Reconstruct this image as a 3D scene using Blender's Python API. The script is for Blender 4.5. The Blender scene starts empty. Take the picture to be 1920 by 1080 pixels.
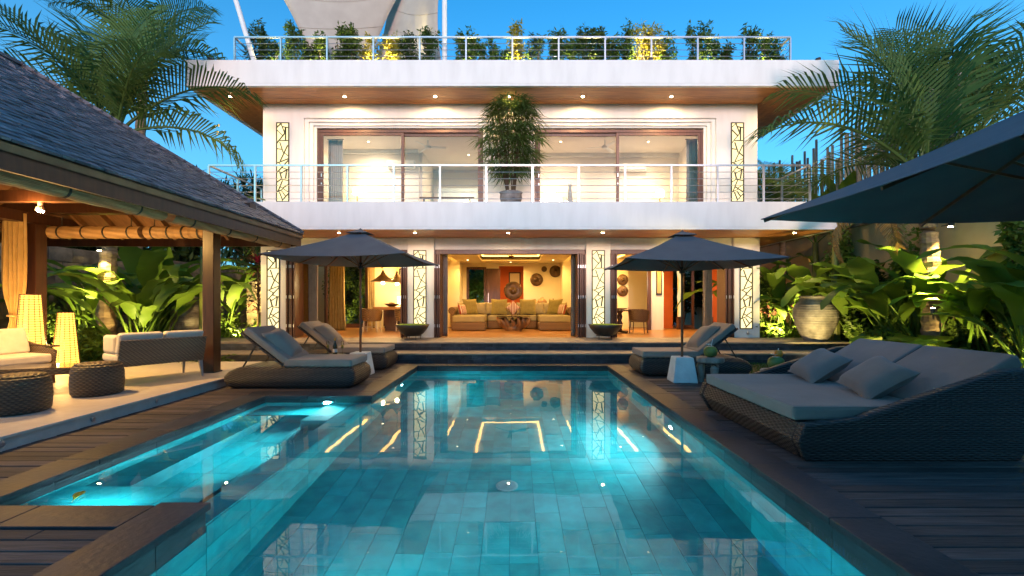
import bpy, math, random
from mathutils import Vector, Matrix, Euler
R = math.radians; PI = math.pi
sin, cos = math.sin, math.cos
S = bpy.context.scene
COL = S.collection
random.seed(7)

# ------------------------------------------------------------------ camera
cd = bpy.data.cameras.new('camera')
cam = bpy.data.objects.new('camera', cd); COL.objects.link(cam)
cam.location = (0, 0, 1.5); cam.rotation_euler = (R(90), 0, 0)
cd.sensor_width = 36; cd.lens = 36 * 853 / 1920
cd.shift_x = -4 / 1920; cd.shift_y = 26 / 1920
cd.clip_start = .05; cd.clip_end = 3000
S.camera = cam
S.render.resolution_x = 1024; S.render.resolution_y = 576

# ------------------------------------------------------------------ dusk sky, last glow behind the camera
W = bpy.data.worlds.new('World'); S.world = W; W.use_nodes = True
nt = W.node_tree; nt.nodes.clear()
sky = nt.nodes.new('ShaderNodeTexSky'); sky.sky_type = 'NISHITA'; sky.sun_disc = False
sky.sun_elevation = R(7); sky.sun_rotation = R(195); sky.altitude = 0
sky.air_density = 1.0; sky.dust_density = 1.0; sky.ozone_density = 4
tint = nt.nodes.new('ShaderNodeMixRGB'); tint.blend_type = 'MULTIPLY'; tint.inputs[0].default_value = 1
tint.inputs[2].default_value = (.26, 1.13, 1.26, 1)
tc = nt.nodes.new('ShaderNodeTexCoord'); mp = nt.nodes.new('ShaderNodeMapping'); mp.inputs['Scale'].default_value = (1.2, 1.2, 3.2)
mp.inputs['Location'].default_value = (5.4, 2.2, .9)
nz = nt.nodes.new('ShaderNodeTexNoise'); nz.inputs['Scale'].default_value = 1.7; nz.inputs['Detail'].default_value = 7; nz.inputs['Roughness'].default_value = .55
cr = nt.nodes.new('ShaderNodeValToRGB'); cr.color_ramp.elements[0].position = .55; cr.color_ramp.elements[1].position = .95
cr.color_ramp.elements[0].color = (0, 0, 0, 1); cr.color_ramp.elements[1].color = (.5, .5, .5, 1)
cl = nt.nodes.new('ShaderNodeMixRGB'); cl.inputs[2].default_value = (3.6, 4.4, 5.6, 1)
bg = nt.nodes.new('ShaderNodeBackground'); bg.inputs[1].default_value = .13
wo = nt.nodes.new('ShaderNodeOutputWorld')
lk = nt.links.new
lk(sky.outputs[0], tint.inputs[1]); lk(tc.outputs['Generated'], mp.inputs[0]); lk(mp.outputs[0], nz.inputs[0]); lk(nz.outputs[0], cr.inputs[0])
sz = nt.nodes.new('ShaderNodeSeparateXYZ'); lk(tc.outputs['Generated'], sz.inputs[0])
hz = nt.nodes.new('ShaderNodeMapRange'); hz.inputs['From Min'].default_value = .62; hz.inputs['From Max'].default_value = 0; hz.inputs['To Min'].default_value = 0; hz.inputs['To Max'].default_value = 1; lk(sz.outputs[2], hz.inputs[0])
hp = nt.nodes.new('ShaderNodeMath'); hp.operation = 'POWER'; hp.inputs[1].default_value = 1.5; lk(hz.outputs[0], hp.inputs[0])
hm = nt.nodes.new('ShaderNodeMath'); hm.operation = 'MULTIPLY'; hm.inputs[1].default_value = .7; lk(hp.outputs[0], hm.inputs[0])
hc = nt.nodes.new('ShaderNodeMixRGB'); hc.inputs[2].default_value = (1.0, 2.2, 3.2, 1); lk(hm.outputs[0], hc.inputs[0]); lk(tint.outputs[0], hc.inputs[1])
lk(cr.outputs[0], cl.inputs[0]); lk(hc.outputs[0], cl.inputs[1]); lk(cl.outputs[0], bg.inputs[0]); lk(bg.outputs[0], wo.inputs[0])

# ------------------------------------------------------------------ the afterglow: one weak, wide sun from behind the camera
sl = bpy.data.lights.new('afterglow_sun', 'SUN'); sl.energy = 1.2; sl.angle = R(12); sl.color = (1, .66, .60)
so = bpy.data.objects.new('afterglow_sun', sl); COL.objects.link(so)
so.rotation_euler = (R(83), 0, R(4))

S.view_settings.view_transform = 'Standard'; S.view_settings.look = 'None'
S.view_settings.exposure = 1.42; S.view_settings.gamma = 1; S.view_settings.use_curve_mapping = False
S.cycles.use_denoising = True
S.cycles.max_bounces = 9; S.cycles.diffuse_bounces = 3; S.cycles.glossy_bounces = 4; S.cycles.transmission_bounces = 6; S.cycles.transparent_max_bounces = 12
S.cycles.sample_clamp_indirect = 3; S.cycles.sample_clamp_direct = 0
S.cycles.caustics_reflective = False; S.cycles.caustics_refractive = True; S.cycles.blur_glossy = .5

# ------------------------------------------------------------------ helpers
def at(px, py, Y):
    return Vector(((px - 964) * Y / 853, Y, 1.5 - (py - 566) * Y / 853))
def tag(o, label, cat, group=None):
    o['label'] = label; o['category'] = cat
    if group: o['group'] = group
    return o
def thing(name, label, cat, loc=(0, 0, 0), rz=0, group=None):
    o = bpy.data.objects.new(name, None); COL.objects.link(o); o.empty_display_size = .1
    o.location = loc; o.rotation_euler = (0, 0, rz)
    return tag(o, label, cat, group)
def mesh_obj(name, me, parent=None, loc=None, rot=None, sc=None):
    o = bpy.data.objects.new(name, me); COL.objects.link(o)
    if parent: o.parent = parent
    if loc is not None: o.location = loc
    if rot is not None: o.rotation_euler = rot
    if sc is not None: o.scale = (sc, sc, sc) if isinstance(sc, (int, float)) else sc
    return o
def kids(o): return [c for c in bpy.data.objects if c.parent == o]
def copy_tree(o, parent=None):
    c = o.copy(); COL.objects.link(c); c.parent = parent
    for ch in list(o.children): copy_tree(ch, c)
    return c
ORD = ['first', 'second', 'third', 'fourth', 'fifth', 'sixth', 'seventh', 'eighth', 'ninth', 'tenth', 'eleventh', 'twelfth', 'thirteenth', 'fourteenth', 'fifteenth',
       'sixteenth', 'seventeenth', 'eighteenth', 'nineteenth', 'twentieth', 'twenty-first', 'twenty-second', 'twenty-third', 'twenty-fourth', 'twenty-fifth', 'twenty-sixth',
       'twenty-seventh', 'twenty-eighth', 'twenty-ninth', 'thirtieth', 'thirty-first', 'thirty-second']

class MB:
    def __init__(s): s.v = []; s.f = []
    def add(s, vs, fs, M=None):
        b = len(s.v)
        s.v += [tuple(M @ Vector(p)) if M is not None else tuple(p) for p in vs]
        s.f += [tuple(i + b for i in f) for f in fs]
        return s
    def box(s, x0, y0, z0, x1, y1, z1, M=None):
        vs = [(x0, y0, z0), (x1, y0, z0), (x1, y1, z0), (x0, y1, z0), (x0, y0, z1), (x1, y0, z1), (x1, y1, z1), (x0, y1, z1)]
        return s.add(vs, [(0, 3, 2, 1), (4, 5, 6, 7), (0, 1, 5, 4), (1, 2, 6, 5), (2, 3, 7, 6), (3, 0, 4, 7)], M)
    def hexa(s, a, b, M=None):          # two quads, bottom a and top b
        return s.add(list(a) + list(b), [(3, 2, 1, 0), (4, 5, 6, 7), (0, 1, 5, 4), (1, 2, 6, 5), (2, 3, 7, 6), (3, 0, 4, 7)], M)
    def tube(s, pts, rad, n=8, caps=True, M=None):
        pts = [Vector(p) for p in pts]
        if isinstance(rad, (int, float)): rad = [rad] * len(pts)
        vs = []; fs = []
        up = Vector((0, 0, 1))
        for i, p in enumerate(pts):
            d = (pts[min(i + 1, len(pts) - 1)] - pts[max(i - 1, 0)]).normalized()
            a = d.cross(up)
            if a.length < .05: a = d.cross(Vector((0, 1, 0)))
            a.normalize(); b = a.cross(d)
            for k in range(n):
                t = 2 * PI * k / n
                vs.append(p + (a * cos(t) + b * sin(t)) * rad[i])
        for i in range(len(pts) - 1):
            for k in range(n):
                k2 = (k + 1) % n
                fs.append((i * n + k, i * n + k2, (i + 1) * n + k2, (i + 1) * n + k))
        if caps:
            fs.append(tuple(range(n - 1, -1, -1))); fs.append(tuple((len(pts) - 1) * n + k for k in range(n)))
        return s.add(vs, fs, M)
    def bar(s, a, b, w, h=None, M=None):  # square bar from a to b
        a = Vector(a); b = Vector(b); h = h or w
        d = (b - a).normalized(); up = Vector((0, 0, 1)) if abs(d.z) < .95 else Vector((0, 1, 0))
        x = d.cross(up).normalized() * w / 2; z = x.cross(d).normalized() * h / 2
        q = lambda p: [p - x - z, p + x - z, p + x + z, p - x + z]
        return s.hexa(q(a), q(b), M)
    def lathe(s, prof, n=24, c=(0, 0, 0), M=None):
        vs = []; fs = []
        for r, z in prof:
            for k in range(n):
                t = 2 * PI * k / n; vs.append((c[0] + r * cos(t), c[1] + r * sin(t), c[2] + z))
        for i in range(len(prof) - 1):
            for k in range(n):
                k2 = (k + 1) % n; fs.append((i * n + k, i * n + k2, (i + 1) * n + k2, (i + 1) * n + k))
        fs.append(tuple(range(n - 1, -1, -1))); fs.append(tuple((len(prof) - 1) * n + k for k in range(n)))
        return s.add(vs, fs, M)
    def grid(s, fn, nu, nv, M=None):
        vs = [fn(i / nu, j / nv) for j in range(nv + 1) for i in range(nu + 1)]
        fs = [(j * (nu + 1) + i, j * (nu + 1) + i + 1, (j + 1) * (nu + 1) + i + 1, (j + 1) * (nu + 1) + i) for j in range(nv) for i in range(nu)]
        return s.add(vs, fs, M)
    def sheet(s, fn, nu, nv, off):       # a grid with thickness: off is the offset vector of the back
        off = Vector(off); b = len(s.v)
        s.grid(fn, nu, nv); n = (nu + 1) * (nv + 1)
        back = [tuple(Vector(p) + off) for p in s.v[b:b + n]]
        fr = [f for f in s.f if f[0] >= b]
        s.v += back; s.f += [tuple(i + n for i in reversed(f)) for f in fr]
        idx = lambda i, j: b + j * (nu + 1) + i
        rim = [idx(i, 0) for i in range(nu + 1)] + [idx(nu, j) for j in range(1, nv + 1)] + [idx(i, nv) for i in range(nu - 1, -1, -1)] + [idx(0, j) for j in range(nv - 1, 0, -1)]
        for a, c in zip(rim, rim[1:] + rim[:1]): s.f.append((c, a, a + n, c + n))
        return s
    def mesh(s, name, mat, smooth=False):
        me = bpy.data.meshes.new(name); me.from_pydata([tuple(p) for p in s.v], [], s.f)
        if mat: me.materials.append(mat)
        if smooth: me.polygons.foreach_set('use_smooth', [True] * len(me.polygons))
        me.update(); return me
    def build(s, name, mat, parent=None, smooth=False, bevel=0, loc=None, rot=None, seg=2):
        o = mesh_obj(name, s.mesh(name, mat, smooth), parent, loc, rot)
        if bevel:
            m = o.modifiers.new('bevel', 'BEVEL'); m.width = bevel; m.segments = seg; m.limit_method = 'ANGLE'; m.angle_limit = R(35)
        return o
def box(name, mat, parent, x0, y0, z0, x1, y1, z1, bevel=0, seg=2):
    cx, cy, cz = (x0 + x1) / 2, (y0 + y1) / 2, (z0 + z1) / 2
    return MB().box(x0 - cx, y0 - cy, z0 - cz, x1 - cx, y1 - cy, z1 - cz).build(name, mat, parent, bevel=bevel, loc=(cx, cy, cz), seg=seg)
def struct(o): o['kind'] = 'structure'; return o
def group_root(name):
    o = bpy.data.objects.new(name, None); COL.objects.link(o); return struct(o)

# ------------------------------------------------------------------ materials (all procedural)
def newmat(name):
    m = bpy.data.materials.new(name); m.use_nodes = True; m.node_tree.nodes.clear(); return m, m.node_tree
def N(t, typ, **kw):
    n = t.nodes.new(typ)
    for k, v in kw.items(): setattr(n, k, v)
    return n
def c4(c): return (c[0], c[1], c[2], 1)
def mat(name, c1, c2=None, sc=4, rough=.6, bump=0, bsc=None, metal=0, st=(1, 1, 1), rnd=0, spec=.5, lo=.35, hi=.65, detail=5, trans=0, sheen=0, wet=0):
    m, t = newmat(name); L = t.links.new
    out = N(t, 'ShaderNodeOutputMaterial'); p = N(t, 'ShaderNodeBsdfPrincipled')
    p.inputs['Roughness'].default_value = rough; p.inputs['Metallic'].default_value = metal; p.inputs['Specular IOR Level'].default_value = spec
    if sheen: p.inputs['Sheen Weight'].default_value = sheen
    co = N(t, 'ShaderNodeTexCoord'); mp = N(t, 'ShaderNodeMapping'); mp.inputs['Scale'].default_value = st
    L(co.outputs['Object'], mp.inputs[0])
    oi = N(t, 'ShaderNodeObjectInfo')
    if rnd:
        ml = N(t, 'ShaderNodeMath', operation='MULTIPLY'); ml.inputs[1].default_value = 57
        L(oi.outputs['Random'], ml.inputs[0]); L(ml.outputs[0], mp.inputs['Location'])
    nz = N(t, 'ShaderNodeTexNoise'); nz.inputs['Scale'].default_value = sc; nz.inputs['Detail'].default_value = detail
    L(mp.outputs[0], nz.inputs['Vector'])
    r = N(t, 'ShaderNodeValToRGB'); r.color_ramp.elements[0].position = lo; r.color_ramp.elements[1].position = hi
    r.color_ramp.elements[0].color = c4(c1); r.color_ramp.elements[1].color = c4(c2 or c1)
    L(nz.outputs[0], r.inputs[0]); col = r.outputs[0]
    if rnd:
        hs = N(t, 'ShaderNodeHueSaturation'); mr = N(t, 'ShaderNodeMapRange'); mr.inputs['To Min'].default_value = 1 - rnd; mr.inputs['To Max'].default_value = 1 + rnd
        L(oi.outputs['Random'], mr.inputs[0]); L(mr.outputs[0], hs.inputs['Value']); L(col, hs.inputs['Color']); col = hs.outputs[0]
    L(col, p.inputs['Base Color'])
    if wet:
        mr2 = N(t, 'ShaderNodeMapRange'); mr2.inputs['To Min'].default_value = rough; mr2.inputs['To Max'].default_value = wet; L(nz.outputs[0], mr2.inputs[0]); L(mr2.outputs[0], p.inputs['Roughness'])
    if bump:
        n2 = N(t, 'ShaderNodeTexNoise'); n2.inputs['Scale'].default_value = bsc or sc * 4; n2.inputs['Detail'].default_value = 6
        L(mp.outputs[0], n2.inputs['Vector']); b = N(t, 'ShaderNodeBump'); b.inputs['Strength'].default_value = bump; b.inputs['Distance'].default_value = .02
        L(n2.outputs[0], b.inputs['Height']); L(b.outputs[0], p.inputs['Normal'])
    if trans:
        tr = N(t, 'ShaderNodeBsdfTranslucent'); L(col, tr.inputs[0]); mx = N(t, 'ShaderNodeMixShader'); mx.inputs[0].default_value = trans
        L(p.outputs[0], mx.inputs[1]); L(tr.outputs[0], mx.inputs[2]); L(mx.outputs[0], out.inputs[0])
    else: L(p.outputs[0], out.inputs[0])
    return m
def emis(name, c, s):
    m, t = newmat(name); o = N(t, 'ShaderNodeOutputMaterial'); e = N(t, 'ShaderNodeEmission')
    e.inputs[0].default_value = c4(c); e.inputs[1].default_value = s; t.links.new(e.outputs[0], o.inputs[0]); return m
def weave(name, c1, c2, gap, bw=.05, bh=.014, bump=.9, rough=.5, off=1):
    # strands passing over and under: bulges alternate from row to row
    m, t = newmat(name); L = t.links.new
    out = N(t, 'ShaderNodeOutputMaterial'); p = N(t, 'ShaderNodeBsdfPrincipled'); p.inputs['Roughness'].default_value = rough
    co = N(t, 'ShaderNodeTexCoord'); sp = N(t, 'ShaderNodeSeparateXYZ'); L(co.outputs['Object'], sp.inputs[0])
    def mth(op, a, b=None):
        n = N(t, 'ShaderNodeMath', operation=op)
        for i, q in enumerate((a, b)):
            if q is None: continue
            if isinstance(q, (int, float)): n.inputs[i].default_value = q
            else: L(q, n.inputs[i])
        return n.outputs[0]
    wob = N(t, 'ShaderNodeTexNoise'); wob.inputs['Scale'].default_value = 6; L(co.outputs['Object'], wob.inputs[0])
    u = mth('DIVIDE', mth('ADD', mth('ADD', sp.outputs[0], sp.outputs[1]), mth('MULTIPLY', wob.outputs[0], bw * .5)), bw)
    v = mth('DIVIDE', mth('ADD', sp.outputs[2], mth('MULTIPLY', wob.outputs[0], bh * .6)), bh); row = mth('FLOOR', v)
    s_ = mth('SINE', mth('MULTIPLY', mth('ADD', u, mth('MULTIPLY', row, off)), PI))
    along = mth('ADD', mth('MULTIPLY', s_, .5), .5)
    h = mth('MULTIPLY', mth('ADD', mth('MULTIPLY', along, .75), .25), mth('POWER', mth('ABSOLUTE', mth('SINE', mth('MULTIPLY', v, PI))), .5))
    wn = N(t, 'ShaderNodeTexWhiteNoise', noise_dimensions='1D'); L(row, wn.inputs['W'])
    mx = N(t, 'ShaderNodeMixRGB'); L(wn.outputs[0], mx.inputs[0]); mx.inputs[1].default_value = c4(c1); mx.inputs[2].default_value = c4(c2)
    m2 = N(t, 'ShaderNodeMixRGB'); L(h, m2.inputs[0]); m2.inputs[1].default_value = c4(gap); L(mx.outputs[0], m2.inputs[2]); L(m2.outputs[0], p.inputs['Base Color'])
    b = N(t, 'ShaderNodeBump'); b.inputs['Strength'].default_value = bump; b.inputs['Distance'].default_value = .015
    L(h, b.inputs['Height']); L(b.outputs[0], p.inputs['Normal']); L(p.outputs[0], out.inputs[0]); return m
def panemat(name, tintc=(1, 1, 1)):
    m, t = newmat(name); L = t.links.new
    out = N(t, 'ShaderNodeOutputMaterial'); tr = N(t, 'ShaderNodeBsdfTransparent'); tr.inputs[0].default_value = c4(tintc)
    gl = N(t, 'ShaderNodeBsdfGlossy'); gl.inputs['Roughness'].default_value = .0
    fr = N(t, 'ShaderNodeFresnel'); fr.inputs[0].default_value = 1.45; mx = N(t, 'ShaderNodeMixShader')
    L(fr.outputs[0], mx.inputs[0]); L(tr.outputs[0], mx.inputs[1]); L(gl.outputs[0], mx.inputs[2]); L(mx.outputs[0], out.inputs[0]); return m

PLASTER = mat('white_plaster', (.8, .79, .77), (.70, .69, .67), sc=2.2, rough=.75, bump=.06, bsc=30, st=(1.6, 1.6, .35), lo=.42, hi=.8)
CREAM = mat('cream_plaster', (.80, .71, .46), (.76, .66, .41), sc=1.2, rough=.8, bump=.05, bsc=30)
SOFFIT = mat('red_brown_timber', (.56, .25, .085), (.38, .15, .048), sc=3, rough=.38, st=(.6, 6, 6), rnd=.16, bump=.05)
DARKWOOD = mat('dark_stained_timber', (.085, .035, .02), (.05, .02, .012), sc=4, rough=.42, st=(5, 5, .6), bump=.06)
DOORWOOD = mat('mahogany_door_timber', (.12, .05, .032), (.08, .032, .02), sc=4, rough=.4, st=(5, 5, .6), bump=.05)
PLANK = mat('weathered_deck_timber', (.115, .086, .078), (.038, .03, .029), sc=3.2, rough=.68, st=(.7, 9, 9), rnd=.5, bump=.35, bsc=9, lo=.3, hi=.72)
COPE = mat('dark_basalt', (.04, .043, .052), (.02, .022, .028), sc=2.2, rough=.62, rnd=.14, bump=.22, bsc=22, wet=.42)
SLATE = mat('split_face_slate', (.055, .062, .08), (.022, .025, .034), sc=5, rough=.55, rnd=.4, bump=.6, bsc=14)
TREAD = mat('pale_paving_stone', (.34, .28, .22), (.23, .19, .15), sc=3, rough=.6, rnd=.12, bump=.15, bsc=18)
TILE = mat('sea_green_stone_tile', (.014, .42, .47), (.008, .30, .35), sc=5, rough=.45, rnd=.2, bump=.08, bsc=25)
BANDT = mat('charcoal_pool_stone', (.03, .04, .05), (.015, .02, .026), sc=6, rough=.45, rnd=.2)
STEEL = mat('brushed_steel', (.62, .62, .63), (.5, .5, .52), sc=40, rough=.32, metal=.85)
WHITEPAINT = mat('white_paint', (.8, .8, .79), (.76, .76, .75), sc=6, rough=.5)
BLACK = mat('black_metal', (.02, .02, .02), (.03, .03, .03), sc=9, rough=.45)
GLASS = panemat('window_glass', (.97, .98, .98))
FLOORW = mat('honey_timber_floor', (.42, .20, .06), (.30, .13, .035), sc=2.5, rough=.3, st=(.5, 5, 5), bump=.04)
ORANGE = mat('burnt_orange_paint', (.62, .13, .02), (.55, .11, .018), sc=2, rough=.7)
# ------------------------------------------------------------------ the ground, the pool and the deck
SOIL = mat('dark_garden_soil', (.05, .036, .025), (.028, .022, .016), sc=3, rough=.9, bump=.6, bsc=20)
GX0, GX1, GY0, GY1 = -4.12, 2.4, .82, 10.78
g = MB(); E = 900
for (a, b, c, d) in ((-E, -E, E, GY0), (-E, GY1, E, E), (-E, GY0, GX0, GY1), (GX1, GY0, E, GY1)):
    g.add([(a, b, -.05), (c, b, -.05), (c, d, -.05), (a, d, -.05)], [(0, 1, 2, 3)])
struct(g.build('ground', SOIL))
PX0, PX1, PY0, PY1 = -2.28, 2.2, 1.0, 10.6          # main pool
SX0, SY0, SY1 = -3.95, 3.35, 7.23                    # spa, on its left
FZ = -1.4; WZ = -.055
shell = mat('pool_grout', (.012, .24, .29), (.01, .2, .25), sc=9, rough=.7)
fl = struct(box('pool_floor', shell, None, PX0 - .06, PY0 - .06, FZ - .1, PX1 + .06, PY1 + .06, FZ - .013))
tile_cache = {}
def tile(name, parent, x, y, z, dx, dy, dz, m):
    k = (round(dx, 3), round(dy, 3), round(dz, 3), m.name)
    if k not in tile_cache:
        tile_cache[k] = MB().box(-dx / 2, -dy / 2, -dz / 2, dx / 2, dy / 2, dz / 2).mesh(name, m)
    px = parent.location
    return mesh_obj(name, tile_cache[k], parent, (x - px[0], y - px[1], z - px[2]))
nx, TL = 18, .60
tw = (PX1 - PX0) / nx
rng = random.Random(3)
for i in range(nx):
    y = PY0 - rng.random() * TL
    while y < PY1:
        a = max(y, PY0); b = min(y + TL, PY1); y += TL
        if b - a > .06: tile('floor_tile', fl, PX0 + (i + .5) * tw, (a + b) / 2, FZ - .006, tw - .004, b - a - .004, .014, TILE)
def wall_tiles(name, x0, y0, x1, y1, z0, z1, nrm, rows, m, L=.52, pn='wall_tile', th=.014):
    # vertical tiled face between two plan points, nrm = inward normal
    ax = abs(x1 - x0) > abs(y1 - y0)
    w = struct(box(name, shell if m is TILE else BANDT, None, min(x0, x1) - (.08 if not ax and nrm[0] > 0 else 0), min(y0, y1) - (.08 if ax and nrm[1] > 0 else 0), z0,
            max(x0, x1) + (.08 if not ax and nrm[0] < 0 else 0), max(y0, y1) + (.08 if ax and nrm[1] < 0 else 0), z1))
    tot = abs(x1 - x0) if ax else abs(y1 - y0); n = max(1, round(tot / L)); h = (z1 - z0) / rows; l = tot / n
    for r in range(rows):
        for k in range(n):
            s = min(x0, x1) + (k + .5) * l if ax else min(y0, y1) + (k + .5) * l
            z = z0 + (r + .5) * h
            if ax: tile(pn, w, s, y0 + nrm[1] * th / 2, z, l - .006, th, h - .006, m)
            else: tile(pn, w, x0 + nrm[0] * th / 2, s, z, th, l - .006, h - .006, m)
    return w
BZ = -.40
wall_tiles('pool_wall', PX1, PY0, PX1, PY1, FZ, BZ, (-1, 0), 3, TILE)
wall_tiles('pool_wall_band', PX1 + .004, PY0, PX1 + .004, PY1, BZ, -.012, (-1, 0), 1, BANDT)
wall_tiles('pool_wall', PX0, PY1, PX1, PY1, FZ, BZ, (0, -1), 3, TILE)
wall_tiles('pool_wall_band', PX0, PY1 + .004, PX1, PY1 + .004, BZ, -.012, (0, -1), 1, BANDT)
wall_tiles('pool_wall', PX0, PY0, PX1, PY0, FZ, BZ, (0, 1), 3, TILE)
wall_tiles('pool_wall_band', PX0, PY0 - .004, PX1, PY0 - .004, BZ, -.012, (0, 1), 1, BANDT)
for a, b in ((PY0, SY0), (SY1, PY1)):
    wall_tiles('pool_wall', PX0, a, PX0, b, FZ, BZ, (1, 0), 3, TILE)
    wall_tiles('pool_wall_band', PX0 - .004, a, PX0 - .004, b, BZ, -.012, (1, 0), 1, BANDT)
# the low divider under water between pool and spa, and the spa with its benches
wall_tiles('pool_wall', PX0, SY0 + .002, PX0, SY1 - .002, FZ, -.30, (1, 0), 3, TILE)
dv = struct(box('spa_divider', shell, None, PX0 - .26, SY0 + .03, -.8, PX0 - .085, SY1 - .03, -.315))
for k in range(8):
    l = (SY1 - SY0) / 8
    tile('capping_tile', dv, PX0 - .12, SY0 + (k + .5) * l, -.29, .25, l - .006, .03, TILE)
SF = -.85
sf = struct(box('spa_floor', shell, None, SX0 - .02, SY0 - .02, SF - .1, PX0 - .26, SY1 + .02, SF - .013))
for i in range(4):
    for j in range(8):
        l = (SY1 - SY0) / 8; w = (PX0 - .26 - SX0) / 4
        tile('floor_tile', sf, SX0 + (i + .5) * w, SY0 + (j + .5) * l, SF - .006, w - .006, l - .006, .014, TILE)
wall_tiles('spa_wall', SX0, SY0, SX0, SY1, SF, -.26, (1, 0), 2, TILE)
wall_tiles('spa_wall_band', SX0 - .004, SY0, SX0 - .004, SY1, -.26, -.012, (1, 0), 1, BANDT)
wall_tiles('spa_wall', SX0, SY1, PX0, SY1, SF, -.26, (0, -1), 2, TILE)
wall_tiles('spa_wall_band', SX0, SY1 + .004, PX0, SY1 + .004, -.26, -.012, (0, -1), 1, BANDT)
wall_tiles('spa_wall', SX0, SY0, PX0, SY0, SF, -.26, (0, 1), 2, TILE)
wall_tiles('spa_wall_band', SX0, SY0 - .004, PX0, SY0 - .004, -.26, -.012, (0, 1), 1, BANDT)
def bench(x0, y0, x1, y1, z, nxx, nyy):
    o = struct(box('spa_bench', shell, None, x0, y0, SF - .005, x1, y1, z - .016))
    for i in range(nxx):
        for j in range(nyy):
            w = (x1 - x0) / nxx; l = (y1 - y0) / nyy
            tile('bench_tile', o, x0 + (i + .5) * w, y0 + (j + .5) * l, z - .008, w - .005, l - .005, .016, TILE)
bench(SX0 + .02, SY0 + .02, PX0 - .3, SY0 + .66, -.28, 4, 2)
bench(SX0 + .02, SY1 - .55, SX0 + .95, SY1 - .02, -.5, 3, 2)
bench(SX0 + 1.0, SY1 - .95, PX0 - .3, SY1 - .02, -.38, 2, 3)
bench(SX0 + .02, SY0 + .7, SX0 + .42, SY1 - .6, -.5, 1, 7)
# water
wm, t = newmat('still_pool_water'); L = t.links.new
o = N(t, 'ShaderNodeOutputMaterial'); gl = N(t, 'ShaderNodeBsdfGlass'); gl.inputs['IOR'].default_value = 1.33; gl.inputs['Roughness'].default_value = 0
gl.inputs['Color'].default_value = (.93, 1, 1, 1)
nzz = N(t, 'ShaderNodeTexNoise'); nzz.inputs['Scale'].default_value = 1.6; nzz.inputs['Detail'].default_value = 2; tcc = N(t, 'ShaderNodeTexCoord'); L(tcc.outputs['Object'], nzz.inputs[0])
bb = N(t, 'ShaderNodeBump'); bb.inputs['Strength'].default_value = .016; bb.inputs['Distance'].default_value = .1; L(nzz.outputs[0], bb.inputs['Height']); L(bb.outputs[0], gl.inputs['Normal']); L(gl.outputs[0], o.inputs[0])
w = MB().add([(PX0, PY0, WZ), (PX1, PY0, WZ), (PX1, PY1, WZ), (PX0, PY1, WZ), (PX0, SY1, WZ), (SX0, SY1, WZ), (SX0, SY0, WZ), (PX0, SY0, WZ)], [(0, 1, 2, 3, 4, 7), (7, 4, 5, 6)])
struct(w.build('pool_water', wm))
# underwater lamps
LENS = emis('underwater_lamp_lens', (.62, .97, 1), 28)
def pool_lamp(label, loc, nrm, power, ang=150):
    th = thing('underwater_lamp', label, 'pool light', loc)
    q = Vector(nrm).to_track_quat('Z', 'Y'); M = q.to_matrix().to_4x4()
    MB().lathe([(.10, 0), (.10, .012), (.075, .02), (.07, .012)], 20, M=M).build('steel_ring', STEEL, th)
    MB().lathe([(.066, .008), (.05, .022), (.001, .026)], 16, M=M).build('lens', LENS, th)
    ld = bpy.data.lights.new('lamp_beam', 'SPOT'); ld.energy = power; ld.color = (.55, .95, 1); ld.spot_size = R(ang); ld.spot_blend = .6; ld.shadow_soft_size = .05
    lo = bpy.data.objects.new('lamp_beam', ld); COL.objects.link(lo); lo.parent = th; lo.location = Vector(nrm) * .05
    lo.rotation_euler = Vector(nrm).to_track_quat('-Z', 'Y').to_euler()
P_ = 106
pool_lamp('bright underwater lamp on the right wall of the long pool below the daybed', (PX1 - .016, 6.3, -.72), (-1, 0, -.05), P_)
pool_lamp('underwater lamp on the left pool wall near the far loungers', (PX0 + .016, 9.1, -.6), (1, 0, -.05), P_ * .55)
pool_lamp('underwater lamp low on the right pool wall nearest the camera', (PX1 - .016, 2.2, -.72), (-1, 0, -.05), P_)
pool_lamp('underwater lamp on the left pool wall nearest the camera', (PX0 + .016, 2.5, -.72), (1, 0, -.05), P_ * .8)
pool_lamp('underwater lamp at the far wall of the small spa basin', (-2.95, SY1 - .016, -.2), (0, -1, -.12), P_ * .35)
pool_lamp('added underwater lamp on the near wall of the small spa basin', (-3.3, SY0 + .016, -.2), (0, 1, -.1), P_ * .3)  # extra lamp, added to brighten the spa walls
pool_lamp('added underwater lamp on the low divider lighting the left spa wall', (PX0 - .276, 5.2, -.5), (-1, 0, .12), P_ * .3)  # extra lamp, added to light the strip of left spa wall
# floor drain
dr = thing('pool_drain', 'round pale drain cover in the middle of the pool floor', 'drain', (-.08, 5.15, FZ))
MB().lathe([(.125, 0), (.125, .014), (.10, .022), (.02, .024)], 24).build('cover', mat('pale_blue_drain_plastic', (.25, .42, .46), (.2, .36, .4), rough=.4), dr)
MB().lathe([(.018, .02), (.018, .05), (.008, .055)], 10).build('screw', STEEL, dr)
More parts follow.
